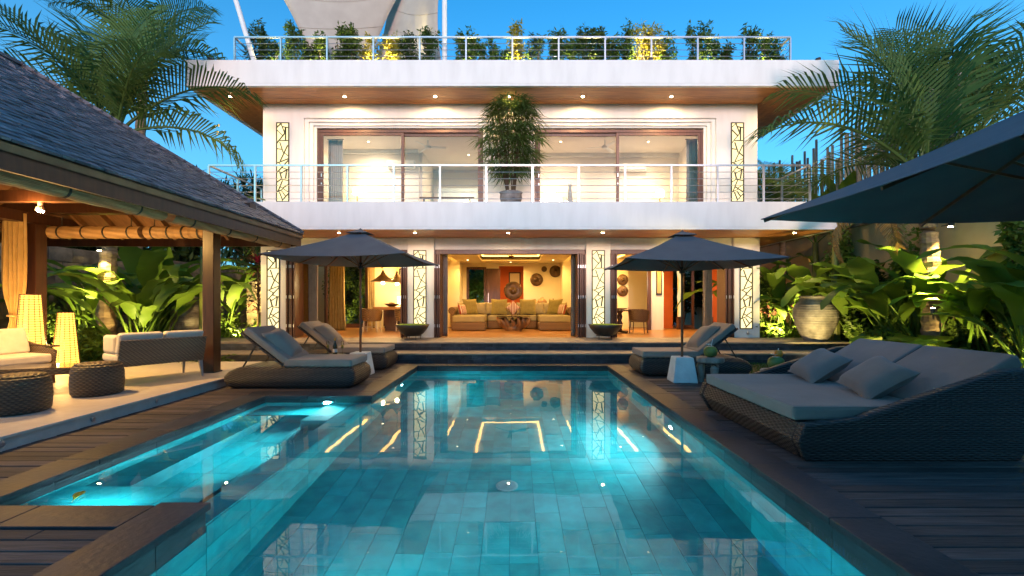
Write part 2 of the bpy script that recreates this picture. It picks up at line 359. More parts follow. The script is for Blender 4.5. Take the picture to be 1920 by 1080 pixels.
# coping stones
cope = group_root('pool_coping')
def coping(x0, y0, x1, y1, n):
    ax = (x1 - x0) > (y1 - y0)
    for k in range(n):
        a, b = k / n, (k + 1) / n
        if ax: q = (x0 + (x1 - x0) * a + .003, y0, x0 + (x1 - x0) * b - .003, y1)
        else: q = (x0, y0 + (y1 - y0) * a + .003, x1, y0 + (y1 - y0) * b - .003)
        box('coping_stone', COPE, cope, q[0], q[1], -.04, q[2], q[3], .012 + rng.random() * .002, bevel=.006)
CW = .34
coping(PX1 - .03, PY0, PX1 + CW, PY1, 9)
coping(PX0 - CW, SY1 + CW + .004, PX0 + .03, PY1, 3)
coping(PX0 - CW, PY0, PX0 + .03, SY0 + .03, 2)
coping(SX0 - CW, SY0 - .01, SX0 + .03, SY1 - .034, 4)
coping(SX0 - CW, SY1 - .03, PX0 + .03, SY1 + CW, 2)
coping(SX0 - CW, SY0 - CW, PX0 - CW - .006, SY0 + .03 - .05, 2)
coping(PX0 - CW, PY1 + .004, PX1 + CW, PY1 + CW, 5)
# deck planks, each one its own board
deck = group_root('timber_deck')
pl_cache = {}
def planks(x0, x1, y0, y1, w=.135, joints=1):
    n = max(1, round((y1 - y0) / w)); w = (y1 - y0) / n
    for k in range(n):
        cuts = [x0] + sorted(x0 + (x1 - x0) * (.25 + .5 * rng.random()) for _ in range(joints if (x1 - x0) > 1.5 else 0)) + [x1]
        for a, b in zip(cuts, cuts[1:]):
            if b - a < .05: continue
            box('deck_plank', PLANK, deck, a + .002, y0 + k * w + .005, -.045, b - .002, y0 + (k + 1) * w - .005, -.004 + rng.random() * .006, bevel=.004, seg=1)
planks(-5.15, SX0 - CW - .008, .9, 7.55)
planks(-5.15, PX0 - CW - .008, SY1 + CW + .01, 11.08)
planks(SX0 - CW + .0, PX0 - CW - .008, .9, SY0 - CW - .01)
planks(PX1 + CW + .008, 6.4, .9, 7.9)
planks(PX1 + CW + .008, 4.95, 7.902, 11.08)
planks(PX0 - CW, PX1 + CW, 10.96, 11.08, w=.12)
planks(PX0 - CW, PX1 + CW, .5, .98)
GRASS = mat('lawn_grass', (.09, .17, .012), (.05, .11, .01), sc=30, rough=.8, bump=.5, bsc=60)
lawn = struct(box('lawn', SOIL, None, 4.97, 7.95, -.06, 7.4, 11.3, -.02))
gb = MB(); rg = random.Random(5)
for k in range(9000):
    x = 4.98 + rg.random() * 2.4; y = 7.96 + rg.random() * 3.3; a = rg.random() * PI; h = .03 + rg.random() * .035; w_ = .004; dx, dy = cos(a) * w_, sin(a) * w_; lx, ly = (rg.random() - .5) * .03, (rg.random() - .5) * .03
    gb.add([(x - dx, y - dy, -.02), (x + dx, y + dy, -.02), (x + lx, y + ly, -.02 + h)], [(0, 1, 2)])
go = gb.build('lawn_blades', GRASS); go['kind'] = 'stuff'; tag(go, 'short bright green lawn beside the right deck', 'grass')

# ------------------------------------------------------------------ the terrace and its steps
TZ = .443
tb = struct(box('terrace', TREAD, None, -9.6, 11.93, -.05, 9.0, 13.5, TZ - .037))
struct(box('house_plinth', TREAD, None, -7.6, 13.503, -.05, 7.4, 23.5, TZ - .036))
struct(box('garden_bed', SOIL, None, 7.42, 13.51, -.05, 9.55, 17.5, .34)); struct(box('garden_bed', SOIL, None, -12.3, 13.51, -.05, -7.62, 17.5, .34))
def tloc(o, x, y, z): p = o.location; return (x - p[0], y - p[1], z - p[2])
for k in range(8):
    w_ = (13.46 - 11.86) / 8
    cuts = [-9.6] + sorted(rng.uniform(-8, 8) for _ in range(4)) + [9.0]
    for a, b in zip(cuts, cuts[1:]):
        if b - a > .1: tile('terrace_board', tb, (a + b) / 2, 11.86 + (k + .5) * w_, TZ - .018, b - a - .006, w_ - .006, .036, TREAD)
def riser(y, z0, z1, x0, x1):
    w = struct(box('step_riser', SLATE, None, x0, y + .03, z0, x1, y + .4, z1 - .004))
    for r in range(2):
        x = x0
        while x < x1:
            l = .35 + rng.random() * .6; b = min(x1, x + l); h = (z1 - z0) / 2
            d = .03 + rng.random() * .02
            if b - x > .04: tile('slate_block', w, (x + b) / 2, y + .03 - d / 2 + .015, z0 + (r + .5) * h, b - x - .004, d, h - .004, SLATE)
            x = b
riser(11.90, .235, TZ - .036, -9.6, 9.0)
riser(11.16, -.04, .20, -9.6, 9.0)
st = struct(box('step_tread', TREAD, None, -9.6, 11.12, .2, 9.0, 11.93, .215))
x = -9.6
while x < 9.0:
    b = min(9.0, x + .9); tile('tread_stone', st, (x + b) / 2, 11.52, .226, b - x - .005, .8, .02, TREAD); x = b
# ------------------------------------------------------------------ the villa
def Wp(o, parent):                      # parent keeping world coordinates (parents are only translated)
    o.parent = parent; o.matrix_parent_inverse = Matrix.Translation(-Vector(parent.location)); return o
def wbox(name, m, parent, *a, **k): return Wp(box(name, m, None, *a, **k), parent)
def wb(mb, name, m, parent, **k): return Wp(mb.build(name, m, None, **k), parent)
WARM = (1, .62, .25)
GLOW = emis('led_cove_glow', (1, .50, .10), 3.2)
GLOWR = emis('room_cove_glow', (1, .52, .11), 3.0)
BULB2 = emis('room_downlight_bulb', (1, .78, .42), 6)
BULB = emis('downlight_bulb', (1, .78, .42), 60)
PANELGLOW = emis('backlit_panel_glow', (1, .82, .40), .68)
LATT = mat('olive_bronze_lattice', (.06, .05, .02), (.045, .036, .015), sc=9, rough=.45)
villa = thing('villa', 'two storey white villa with timber soffits and glass doors behind the pool', 'house', (-.12, 13.46, TZ))
HC = -.12
def spot(name, parent, loc, to, power, color=WARM, size=90, blend=.7, rad=.03):
    ld = bpy.data.lights.new(name, 'SPOT'); ld.energy = power; ld.color = color; ld.spot_size = R(size); ld.spot_blend = blend; ld.shadow_soft_size = rad
    o = bpy.data.objects.new(name, ld); COL.objects.link(o); Wp(o, parent)
    o.location = loc; o.rotation_euler = (Vector(to) - Vector(loc)).to_track_quat('-Z', 'Y').to_euler(); return o
# slabs
BX0, BX1 = -8.73, 8.51
wbox('balcony_slab', PLASTER, villa, BX0, 11.88, 3.45, BX1, 21, 4.118, bevel=.01)
for q in ((BX0, 11.88, BX1, 12.0), (BX0, 12.003, BX0 + .12, 21), (BX1 - .12, 12.003, BX1, 21)):
    wbox('balcony_fascia', PLASTER, villa, q[0], q[1], 3.394, q[2], q[3], 3.449)
RX0, RX1 = -8.92, 8.80
wbox('roof_slab', PLASTER, villa, RX0, 12.32, 7.42, RX1, 21.5, 8.057, bevel=.012)
for q in ((RX0, 12.32, RX1, 12.42), (RX0, 12.423, RX0 + .1, 21.5), (RX1 - .1, 12.423, RX1, 21.5)):
    wbox('roof_fascia', PLASTER, villa, q[0], q[1], 7.35, q[2], q[3], 7.419)
def boards(x0, x1, y0, y1, z, n, along, m=SOFFIT):
    for k in range(n):
        if along == 'x': d = (y1 - y0) / n; wbox('soffit_board', m, villa, x0, y0 + k * d + .004, z, x1, y0 + (k + 1) * d - .004, z + .03)
        else: d = (x1 - x0) / n; wbox('soffit_board', m, villa, x0 + k * d + .004, y0, z, x0 + (k + 1) * d - .004, y1, z + .03)
boards(-7.45, 7.24, 12.43, 13.49, 7.37, 9, 'x')
boards(RX0 + .11, -7.46, 12.43, 20.9, 7.37, 11, 'y')
boards(7.25, RX1 - .11, 12.43, 20.9, 7.37, 11, 'y')
boards(-7.50, 7.27, 12.01, 13.45, 3.40, 11, 'x')
boards(BX0 + .13, -7.51, 12.01, 20.9, 3.40, 8, 'y')
boards(7.28, BX1 - .13, 12.01, 20.9, 3.40, 8, 'y')
# ground floor pillars and beams
PIL = [(-7.50, -6.74), (-3.16, -2.37), (2.13, 2.85), (6.50, 7.27)]
for a, b in PIL: wbox('pillar', PLASTER, villa, a, 13.46, TZ - .03, b, 13.95, 3.398, bevel=.012)
OPEN = [(-6.74, -3.16), (-2.37, 2.13), (2.85, 6.50)]
for a, b in OPEN:
    wbox('lintel', PLASTER, villa, a + .002, 13.56, 3.06, b - .002, 13.9, 3.398)
    wbox('door_header', DOORWOOD, villa, a + .003, 13.6, 2.93, b - .003, 13.82, 3.058, bevel=.008)
# lattice screens set in front of lit panels
SEG = [(195,92,145,135),(195,92,240,205),(208,128,287,140),(250,140,250,288),(140,160,222,240),(240,205,140,325),(180,292,290,290),(180,310,222,430),(275,345,185,530),(140,385,200,392),
 (232,430,288,475),(160,548,288,500),(288,515,145,665),(160,548,215,580),(210,608,290,632),(265,630,248,740),(195,672,262,630),(178,650,205,745),(140,778,195,742),(195,742,288,758),
 (213,755,160,880),(187,830,288,892),(288,800,215,845),(215,860,140,892),(175,890,215,985),(205,880,255,945),(288,905,205,990),(250,140,240,205),(215,580,210,608),(140,548,160,548)]
def lattice(xc, y, z0, z1, w):
    x0, x1 = xc - w / 2, xc + w / 2; t = .028
    f = MB().box(x0, y - .03, z0, x0 + t, y - .001, z1).box(x1 - t, y - .03, z0, x1, y - .001, z1).box(x0 + t, y - .03, z0, x1 - t, y - .001, z0 + t).box(x0 + t, y - .03, z1 - t, x1 - t, y - .001, z1)
    fr = wb(f, 'lattice_screen', LATT, villa)
    for (a, b, c, d) in SEG:
        p = Vector((x0 + (a - 135) / 158 * w, y - .018, z1 - (b - 78) / 928 * (z1 - z0))); q = Vector((x0 + (c - 135) / 158 * w, y - .018, z1 - (d - 78) / 928 * (z1 - z0)))
        wb(MB().bar(p, q, .036, .022), 'lattice_bar', LATT, fr)
    wbox('lit_backing', PANELGLOW, fr, x0 + .004, y - .004, z0 + .004, x1 - .004, y - .0012, z1 - .004)
for xc in (-7.12, -2.785, 2.49, 6.86): lattice(xc, 13.46, .70, 3.03, .385)
for xc in (-6.86, 6.62): lattice(xc, 13.5, 4.46, 6.82, .385)
for x in (-7.12, 6.9): wb(MB().lathe([(.04, 0), (.04, .05), (.03, .06)], 12, M=Matrix.Translation((x, 13.458, .58)) @ Matrix.Rotation(R(90), 4, 'X')), 'wall_outlet', STEEL, villa)
# upper front wall with its stepped reveal
UW = 13.5
wbox('front_wall', PLASTER, villa, -7.45, UW, 4.12, -6.24, 13.75, 7.40)
wbox('front_wall', PLASTER, villa, 6.0, UW, 4.12, 7.22, 13.75, 7.40)
wbox('front_wall', PLASTER, villa, -6.24, UW, 6.96, 6.0, 13.75, 7.40)
wbox('front_wall', PLASTER, villa, -.93, 13.70, 4.12, .62, 13.98, 6.70)
for k, (i, d) in enumerate(((.0, .07), (.11, .14), (.22, .21))):
    a, b, z = -6.24 + i, 6.0 - i, 6.96 - i * .75; i2 = .11 if k < 2 else .07
    wb(MB().box(a, UW + d, 4.12, a + i2, 13.9, z).box(b - i2, UW + d, 4.12, b, 13.9, z).box(a + i2, UW + d, z - i2 * .75, b - i2, 13.9, z), 'reveal_step', PLASTER, villa)
wbox('side_wall', PLASTER, villa, -7.44, 13.76, 4.12, -7.2, 20.9, 7.40)
wbox('side_wall', PLASTER, villa, 6.97, 13.76, 4.12, 7.21, 20.9, 7.40)
wbox('rear_wall', PLASTER, villa, -7.44, 20.9, 3.4, 7.21, 21.0, 7.40)
# upper sliding doors
def sliding(x0, x1, y, z0, z1, s=.085):
    f = MB().box(x0, y, z0, x0 + s, y + .06, z1).box(x1 - s, y, z0, x1, y + .06, z1).box(x0 + s, y, z1 - s, x1 - s, y + .06, z1).box(x0 + s, y, z0, x1 - s, y + .06, z0 + s)
    o = wb(f, 'sliding_door', DOORWOOD, villa, bevel=.006)
    wbox('pane', GLASS, o, x0 + s - .005, y + .028, z0 + s - .005, x1 - s + .005, y + .034, z1 - s + .005)
    for zz, h in ((5.28, .1), (5.05, .05)): wbox('door_pull', STEEL, o, x0 + .03, y - .012, zz, x0 + .055, y - .001, zz + h)
    return o
for a, m_, b in ((-5.94, -3.38, -.94), (.63, 3.14, 5.72)):
    wb(MB().box(a, 13.74, 4.12, a + .07, 13.9, 6.70).box(b - .07, 13.74, 4.12, b, 13.9, 6.70).box(a + .07, 13.74, 6.62, b - .07, 13.9, 6.70), 'door_frame', DOORWOOD, villa)
    if a < 0: sliding(a + .075, m_ + .05, 13.75, 4.13, 6.615); sliding(m_ - .05, b - .075, 13.82, 4.13, 6.615)
    else: sliding(a + .075, m_ + .05, 13.82, 4.13, 6.615); sliding(m_ - .05, b - .075, 13.75, 4.13, 6.615)
# bedrooms
BED = mat('pale_bedroom_plaster', (.78, .72, .66), (.75, .69, .63), sc=1.5, rough=.8)
wbox('bedroom_ceiling', BED, villa, -7.19, 13.92, 7.0, 6.96, 20.8, 7.06)
wbox('bedroom_wall', BED, villa, -6.3, 16.5, 4.12, -3.45, 16.62, 6.998)
wbox('bedroom_wall', BED, villa, -3.45, 19.0, 4.12, -.3, 19.1, 6.998)
wbox('bedroom_wall', BED, villa, -3.45, 16.622, 4.12, -3.35, 18.998, 6.998)
wbox('bedroom_wall', BED, villa, -.25, 13.99, 4.12, -.1, 18.99, 6.998)
wbox('bedroom_wall', BED, villa, -.098, 16.9, 4.12, 6.1, 17.0, 6.998)
wbox('bedroom_wall', BED, villa, -6.42, 13.92, 4.12, -6.302, 16.62, 6.998)
wbox('bedroom_wall', BED, villa, 6.102, 13.92, 4.12, 6.2, 17.0, 6.998)
wbox('bedroom_floor', FLOORW, villa, -7.19, 13.92, 4.12, 6.96, 20.8, 4.128)
wbox('shower_glass', mat('frosted_blue_glass', (.5, .58, .6), (.45, .52, .55), sc=2, rough=.3), villa, -3.1, 18.4, 4.13, -.9, 18.42, 6.1)
# railings
def railing(name, pts, z0, z1, ncab, step, endpost=True):
    top = MB()
    for p, q in zip(pts, pts[1:]): top.bar((p[0], p[1], z1), (q[0], q[1], z1), .05, .04)
    r = wb(top, name, STEEL, villa)
    for p, q in zip(pts, pts[1:]):
        p2, q2 = Vector((p[0], p[1], 0)), Vector((q[0], q[1], 0)); L_ = (q2 - p2).length; n = max(1, round(L_ / step))
        for k in range(n + 1):
            c = p2.lerp(q2, k / n)
            if k == n and q is not pts[-1]: continue
            wbox('post', STEEL, r, c.x - .022, c.y - .022, z0, c.x + .022, c.y + .022, z1 - .021)
        for k in range(ncab):
            z = z0 + .1 + (z1 - z0 - .1) * k / ncab
            wb(MB().tube([(p[0], p[1], z), (q[0], q[1], z)], .008, 6), 'cable', STEEL, r)
    return r
railing('balcony_railing', [(-8.05, 17.0), (-8.05, 12.0), (7.8, 12.0), (7.8, 17.0)], 4.118, 5.1, 5, 1.218)
railing('roof_railing', [(-7.99, 18.0), (-7.99, 13.0), (7.89, 13.0), (7.89, 18.0)], 8.057, 9.06, 5, 1.32)
# recessed downlights
def downlight(x, y, z, p=14, size=100, color=WARM, inside=False):
    d = wb(MB().lathe([(.06, 0), (.06, -.008), (.042, -.01), (.04, -.002)], 14, M=Matrix.Translation((x, y, z))), 'downlight', STEEL, villa)
    wb(MB().lathe([(.036, 0), (.036, -.012), (.02, -.016)], 10, M=Matrix.Translation((x, y, z))), 'bulb', BULB2 if inside else BULB, d)
    spot('downlight_beam', d, (x, y, z - .03), (x, y + (0 if inside else .12), z - 1), p, color, size, 1.0, 0 if inside else .03)
for x in (-8.1, -4.84, -2.25, -.15, 1.96, 4.49, 7.9): downlight(x, 12.99, 7.368, 105, 165)
for x in (-7.9, -4.8, -2.72, -.16, 2.43, 4.58, 7.69): downlight(x, 12.47, 3.398, 55, 165)
# ground floor rooms
IW = 20.3
wbox('timber_floor', FLOORW, villa, -7.4, 13.47, TZ - .034, 7.2, 23.3, TZ - .002)
def wall(x0, y0, x1, y1, z1=3.44, z0=TZ, m=CREAM, nm='room_wall'): return wbox(nm, m, villa, x0, y0, z0, x1, y1, z1)
# living room rear wall with two openings
wall(-3.1, 19.2, -2.3, 20.42); wall(-2.298, IW, -2.12, IW + .12); wall(-1.25, IW, -.68, IW + .12); wall(.42, IW, 2.05, IW + .12); wall(2.05, 19.2, 2.8, 20.42)
wall(-2.12, IW, -1.25, IW + .12, z0=3.06); wall(-.68, IW, .42, IW + .12, z0=3.1)
wall(-3.12, 13.96, -3.0, 19.19); wall(2.72, 13.96, 2.84, 19.19)
wall(-1.3, 23.0, 1.3, 23.1, m=ORANGE); wall(-1.32, 20.43, -1.26, 23.0); wall(1.0, 20.43, 1.06, 23.0)
wbox('orange_room_ceiling', CREAM, villa, -1.3, 20.43, 3.3, 1.0, 23.0, 3.36)
# ceilings
for q in ((-3.0, 13.96, -2.62, 19.19), (-2.40, 13.96, -1.35, 20.29), (1.05, 13.96, 2.1, 20.29), (2.32, 13.96, 2.72, 19.19), (-1.348, 13.96, 1.048, 14.6), (-1.348, 19.1, 1.048, 20.29)):
    wbox('ceiling_panel', CREAM, villa, q[0], q[1], 3.22, q[2], q[3], 3.27)
for q in ((-2.56, 14.2, -2.48, 19.15), (2.18, 14.2, 2.26, 19.15), (-1.33, 14.7, -1.25, 19.08), (.95, 14.7, 1.03, 19.08), (-1.24, 19.0, .94, 19.08), (-1.24, 14.62, .94, 14.7)):
    wbox('cove_light', GLOW, villa, q[0], q[1], 3.40, q[2], q[3], 3.43)
wbox('ceiling_panel', CREAM, villa, -7.2, 13.96, 3.22, -3.13, 20.4, 3.27)
wbox('ceiling_panel', CREAM, villa, 2.85, 13.96, 3.22, 7.0, 20.4, 3.27)
for q in ((-6.1, 14.4, -6.0, 19.2), (-5.98, 19.1, -3.3, 19.2), (5.6, 14.4, 5.7, 19.2), (3.0, 19.1, 5.58, 19.2), (-4.3, 14.6, -4.2, 18.9), (3.9, 14.6, 4.0, 18.9)):
    wbox('cove_light', GLOWR, villa, q[0], q[1], 3.19, q[2], q[3], 3.215)
for x, y in ((-1.9, 15.2), (1.6, 15.2), (-1.9, 18.6), (1.6, 18.6), (-.15, 19.6), (-4.0, 15.0), (-5.2, 18.0), (-3.7, 17.6), (3.5, 15.0), (4.6, 16.2), (3.4, 17.2), (5.6, 16.4)): downlight(x, y, 3.219, 95, 172, (1, .58, .19), True)
for x, y, p in ((-5.0, 15.6, 40), (-1.7, 17.0, 40), (1.6, 15.6, 40), (4.6, 15.6, 40)): downlight(x, y, 6.999, p * 2.6, 176, (1, .78, .52), True)  # bedroom downlights, added to brighten the rooms
downlight(-.1, 21.6, 3.299, 40, 170, WARM, True)
# dining room: solid rear wall on the right, garden doors on the left
wall(-5.95, 18.6, -3.13, 18.72); wall(-3.25, 13.96, -3.125, 18.59)
def glazed(x0, y0, x1, y1, z0, z1, w=.1, nm='garden_door'):
    a, b = Vector((x0, y0, 0)), Vector((x1, y1, 0)); f = MB()
    Z = Vector((0, 0, 1))
    f.bar(a + Z * z0, a + Z * z1, w, .06); f.bar(b + Z * z0, b + Z * z1, w, .06); d = (b - a).normalized() * w * .5
    f.bar(a + d + Z * (z1 - .05), b - d + Z * (z1 - .05), .06, .1); f.bar(a + d + Z * (z0 + .08), b - d + Z * (z0 + .08), .06, .16)
    o = wb(f, nm, DOORWOOD, villa)
    n = (b - a).normalized().cross(Z) * .004; p = MB()
    p.hexa([a + d - n + Z * (z0 + .15), b - d - n + Z * (z0 + .15), b - d + n + Z * (z0 + .15), a + d + n + Z * (z0 + .15)], [a + d - n + Z * (z1 - .1), b - d - n + Z * (z1 - .1), b - d + n + Z * (z1 - .1), a + d + n + Z * (z1 - .1)])
    wb(p, 'pane', GLASS, o)
for k in range(4): glazed(-7.25, 14.1 + k * 1.15, -7.25, 15.2 + k * 1.15, TZ, 3.05)
glazed(-7.1, 18.66, -6.05, 18.66, TZ, 3.05)
wbox('garden_wall_lintel', CREAM, villa, -7.3, 13.96, 3.06, -7.2, 18.7, 3.4); wbox('garden_wall_lintel', CREAM, villa, -7.198, 18.6, 3.06, -5.952, 18.72, 3.4)
# right room
wall(2.86, 17.8, 4.0, 17.92); wall(4.0, 19.0, 5.55, 19.12); wall(5.0, 17.0, 5.12, 17.14, m=DARKWOOD, nm='timber_post'); wall(5.13, 17.1, 5.62, 17.2, m=PLASTER)
wall(5.6, 18.2, 6.35, 18.3, m=ORANGE); wall(5.45, 18.2, 5.6, 18.3); wall(6.352, 17.6, 6.55, 17.7); wall(2.85, 13.96, 2.97, 17.79)
wbox('niche_light', emis('bright_niche', (1, .86, .55), 3), villa, 4.27, 17.96 + 1.0, 2.0, 4.62, 18.995, 2.75); wbox('niche_counter', DARKWOOD, villa, 4.2, 18.7, 1.05, 4.7, 18.99, 1.3)
wbox('slit_window', BLACK, villa, 5.33, 17.07, 1.75, 5.55, 17.098, 2.75); wbox('slit_window_pane', mat('amber_pane', (.5, .36, .15), (.45, .3, .12), sc=3, rough=.3), villa, 5.37, 17.06, 1.82, 5.51, 17.069, 2.68)
glazed(6.95, 14.1, 6.95, 15.3, TZ, 3.05); glazed(6.95, 15.4, 6.95, 16.6, TZ, 3.05); glazed(6.55, 17.66, 6.93, 17.66, TZ, 3.05)
wbox('garden_wall_lintel', CREAM, villa, 6.9, 13.96, 3.06, 7.0, 17.7, 3.4)
wbox('rear_room_wall', CREAM, villa, -7.3, 22.5, TZ, -2.3, 22.6, 3.4)
# folded doors stacked at the jambs
def leaves(x, sgn, n):
    for k in range(n):
        xx = x + sgn * (.035 + k * .065)
        o = wbox('folding_door_leaf', DOORWOOD, villa, xx - .024, 13.40 + .04 * (k % 2), TZ + .012, xx + .024, 13.98 + .04 * (k % 2), 2.925, bevel=.005)
        for z in (.75, 1.6, 2.5): wbox('hinge', STEEL, o, xx - .012, 13.385 + .04 * (k % 2), z, xx + .012, 13.398 + .04 * (k % 2), z + .09)
for x, s_, n_ in ((-6.74, 1, 4), (-3.16, -1, 3), (-2.37, 1, 3), (2.13, -1, 4), (2.85, 1, 3), (6.50, -1, 4)): leaves(x, s_, n_)
# roof edge spotlights
for k, x in enumerate((-8.35, -4.2, 3.75, 8.35)):
    th = thing('roof_spotlight', ['small black spotlight at the left end of the roof edge', 'small black spotlight on the roof edge beside the yellow lit bamboo', 'small black spotlight on the roof edge under the right yellow bamboo', 'small black spotlight at the right end of the roof edge'][k], 'spotlight', (x, 12.5, 8.057), 0, 'roof edge spotlights')
    MB().lathe([(.05, 0), (.05, .02), (.012, .025), (.012, .08)], 10).build('base', BLACK, th)
    MB().tube([(0, -.06, .09), (0, .06, .13)], .045, 10).build('head', BLACK, th)
# ------------------------------------------------------------------ the open pavilion on the left
PAVSTONE = mat('pale_terrazzo', (.62, .56, .50), (.55, .49, .43), sc=8, rough=.45, bump=.04, bsc=40)
REDWOOD = mat('polished_red_timber', (.055, .021, .011), (.032, .012, .007), sc=4, rough=.34, st=(5, 5, .6), bump=.04)
ROOFIN = mat('brown_ceiling_timber', (.26, .13, .05), (.17, .08, .03), sc=4, rough=.5, st=(5, 1, 1), bump=.05)
SHIN = mat('grey_ironwood_shingle', (.20, .19, .21), (.10, .095, .105), sc=5, rough=.6, rnd=.38, bump=.25, bsc=20)
SHIN2 = mat('grey_ironwood_shingle_far', (.22, .21, .23), (.09, .085, .095), sc=9, rough=.6, bump=.25, bsc=20)
BAMBOO = weave('split_bamboo_blind', (.66, .42, .20), (.52, .32, .14), (.3, .17, .07), bw=.35, bh=.014, bump=.5, off=.3)
EX0, EX1, EY0, EY1, EZ = -10.6, -4.65, 2.5, 10.0, 2.98
HW = (EX1 - EX0) / 2; PT = .72; RZ = EZ + HW * PT; RXC = (EX0 + EX1) / 2; RYA, RYB = EY0 + HW, EY1 - HW
pav = thing('garden_pavilion', 'open timber pavilion with dark shingled hip roof beside the pool', 'pavilion', (RXC, 6.2, 0))
wbox('platform', PAVSTONE, pav, -11.2, 1.6, -.04, -5.19, 10.35, .115)
for k in range(5):
    for j in range(6):
        a = -11.2 + j * (6.0 / 6); b = 1.6 + k * 1.75
        wbox('floor_slab', PAVSTONE, pav, a + .002, b + .002, .1152, a + 1.0 + (.04 if j == 5 else -.002), b + 1.748, .142)
for y in (5.6, 6.6, 4.6): wb(MB().lathe([(.03, 0), (.03, .012), (.02, .015)], 12, M=Matrix.Translation((-5.188, y, .06)) @ Matrix.Rotation(R(90), 4, 'Y')), 'step_light', STEEL, pav)
for (x, y) in ((-5.85, 8.8), (-9.25, 8.8), (-5.85, 3.4), (-9.25, 3.4)):
    wbox('pillar', REDWOOD, pav, x - .11, y - .11, .142, x + .11, y + .11, 3.0, bevel=.012)
    wbox('pillar_base', COPE, pav, x - .125, y - .125, .1425, x + .125, y + .125, .17)
wbox('beam', REDWOOD, pav, -5.95, 2.9, 3.0, -5.75, 9.6, 3.2); wbox('beam', REDWOOD, pav, -9.35, 2.9, 3.0, -9.15, 9.6, 3.2)
wbox('beam', REDWOOD, pav, -10.2, 8.7, 3.203, -5.05, 8.9, 3.4); wbox('beam', REDWOOD, pav, -10.2, 3.3, 3.203, -5.05, 3.5, 3.4)
wbox('tie_beam', REDWOOD, pav, -9.29, 7.0, 3.05, -5.96, 7.14, 3.22); wbox('tie_beam', REDWOOD, pav, -9.29, 5.2, 3.05, -5.96, 5.34, 3.22)
def rp(x, y, off=0):     # roof height over a plan point
    h = min(x - EX0, EX1 - x, y - EY0, EY1 - y); return EZ + PT * h + off
# lining: four planes with thickness
A, B, C, D = (EX1, EY0), (EX1, EY1), (EX0, EY1), (EX0, EY0); P1_, P2_ = (RXC, RYA), (RXC, RYB)
V3 = lambda p, o=0: (p[0], p[1], rp(p[0], p[1]) + o)
lin = MB()
for pol in ((A, B, P2_, P1_), (C, D, P1_, P2_), (B, C, P2_), (D, A, P1_)):
    n = len(pol); lin.add([V3(p, -.02) for p in pol] + [V3(p, -.10) for p in pol], [tuple(range(n)), tuple(range(2 * n - 1, n - 1, -1))] + [(i, i + n, (i + 1) % n + n, (i + 1) % n) for i in range(n)])
wb(lin, 'roof_lining', ROOFIN, pav)
for q in ((EX1 - .07, EY0, EX1 - .03, EY1), (EX0 + .03, EY0, EX0 + .07, EY1), (EX0 + .08, EY1 - .07, EX1 - .08, EY1 - .03), (EX0 + .08, EY0 + .03, EX1 - .08, EY0 + .07)):
    wbox('fascia_board', REDWOOD, pav, q[0], q[1], EZ - .27, q[2], q[3], EZ - .0)
for k in range(14):
    y = EY0 + .3 + k * .53; h = min(HW, y - EY0, EY1 - y)
    for sx, e in ((-1, EX1), (1, EX0)):
        if h > .2: wb(MB().bar((e + sx * .1, y, EZ + .07 - .17), (e + sx * h, y, EZ + PT * h - .17), .06, .1), 'rafter', ROOFIN, pav)
for k in range(10):
    x = EX0 + .4 + k * .57; h = min(x - EX0, EX1 - x)
    if h > .2: wb(MB().bar((x, EY1 - .1, EZ + .07 - .17), (x, EY1 - h, EZ + PT * h - .17), .06, .1), 'rafter', ROOFIN, pav)
# shingles
rs = random.Random(11); sl_len = HW * math.sqrt(1 + PT * PT); NC = 33
cand = []; rest = MB()
def shingle_matrix(face, u, i):
    h = i / NC * HW; w = .12 + 0
    ang = math.atan(PT) - .10
    if face == 'r': pos = Vector((EX1 - h, u, EZ + PT * h + .012)); M = Matrix.Translation(pos) @ Matrix.Rotation(R(180), 4, 'Z') @ Matrix.Rotation(-ang, 4, 'Y')
    elif face == 'l': pos = Vector((EX0 + h, u, EZ + PT * h + .012)); M = Matrix.Translation(pos) @ Matrix.Rotation(-ang, 4, 'Y')
    elif face == 'f': pos = Vector((u, EY1 - h, EZ + PT * h + .012)); M = Matrix.Translation(pos) @ Matrix.Rotation(R(-90), 4, 'Z') @ Matrix.Rotation(-ang, 4, 'Y')
    else: pos = Vector((u, EY0 + h, EZ + PT * h + .012)); M = Matrix.Translation(pos) @ Matrix.Rotation(R(90), 4, 'Z') @ Matrix.Rotation(-ang, 4, 'Y')
    return M, pos
for face in 'rlfn':
    for i in range(NC):
        h = i / NC * HW; a, b = (EY0 + h, EY1 - h) if face in 'rl' else (EX0 + h, EX1 - h)
        u = a - rs.random() * .1
        while u < b:
            w = .13 + rs.random() * .05
            u0, u1 = max(u, a), min(u + w, b); u += w
            if u1 - u0 < .03: continue
            M, pos = shingle_matrix(face, (u0 + u1) / 2, i); ww = (u1 - u0) / 2 - .003; th = .020 + rs.random() * .014; j = rs.random() * .014
            if face == 'r' and pos.y > .9 and 964 + pos.x * 853 / pos.y > -8: cand.append((pos.length, M, ww, th, j))
            else: rest.box(-.02 - j, -ww, -.004, .17, ww, th, M)
cand.sort(key=lambda c: c[0])
scache = {}
for n_, (dist, M, ww, th, j) in enumerate(cand):
    if n_ < 300:
        k = (round(ww, 2), round(th * 250), round(j * 150))
        if k not in scache: scache[k] = MB().box(-.02 - k[2] / 150, -ww, -.004, .17, ww, k[1] / 250).mesh('shingle', SHIN)
        o = mesh_obj('shingle', scache[k]); o.matrix_world = M; o.location, o.rotation_euler = M.to_translation(), M.to_euler(); Wp(o, pav)
    else: rest.box(-.02 - j, -ww, -.004, .17, ww, th, M)
sh = wb(rest, 'shingle_courses', SHIN2, pav); sh['kind'] = 'stuff'
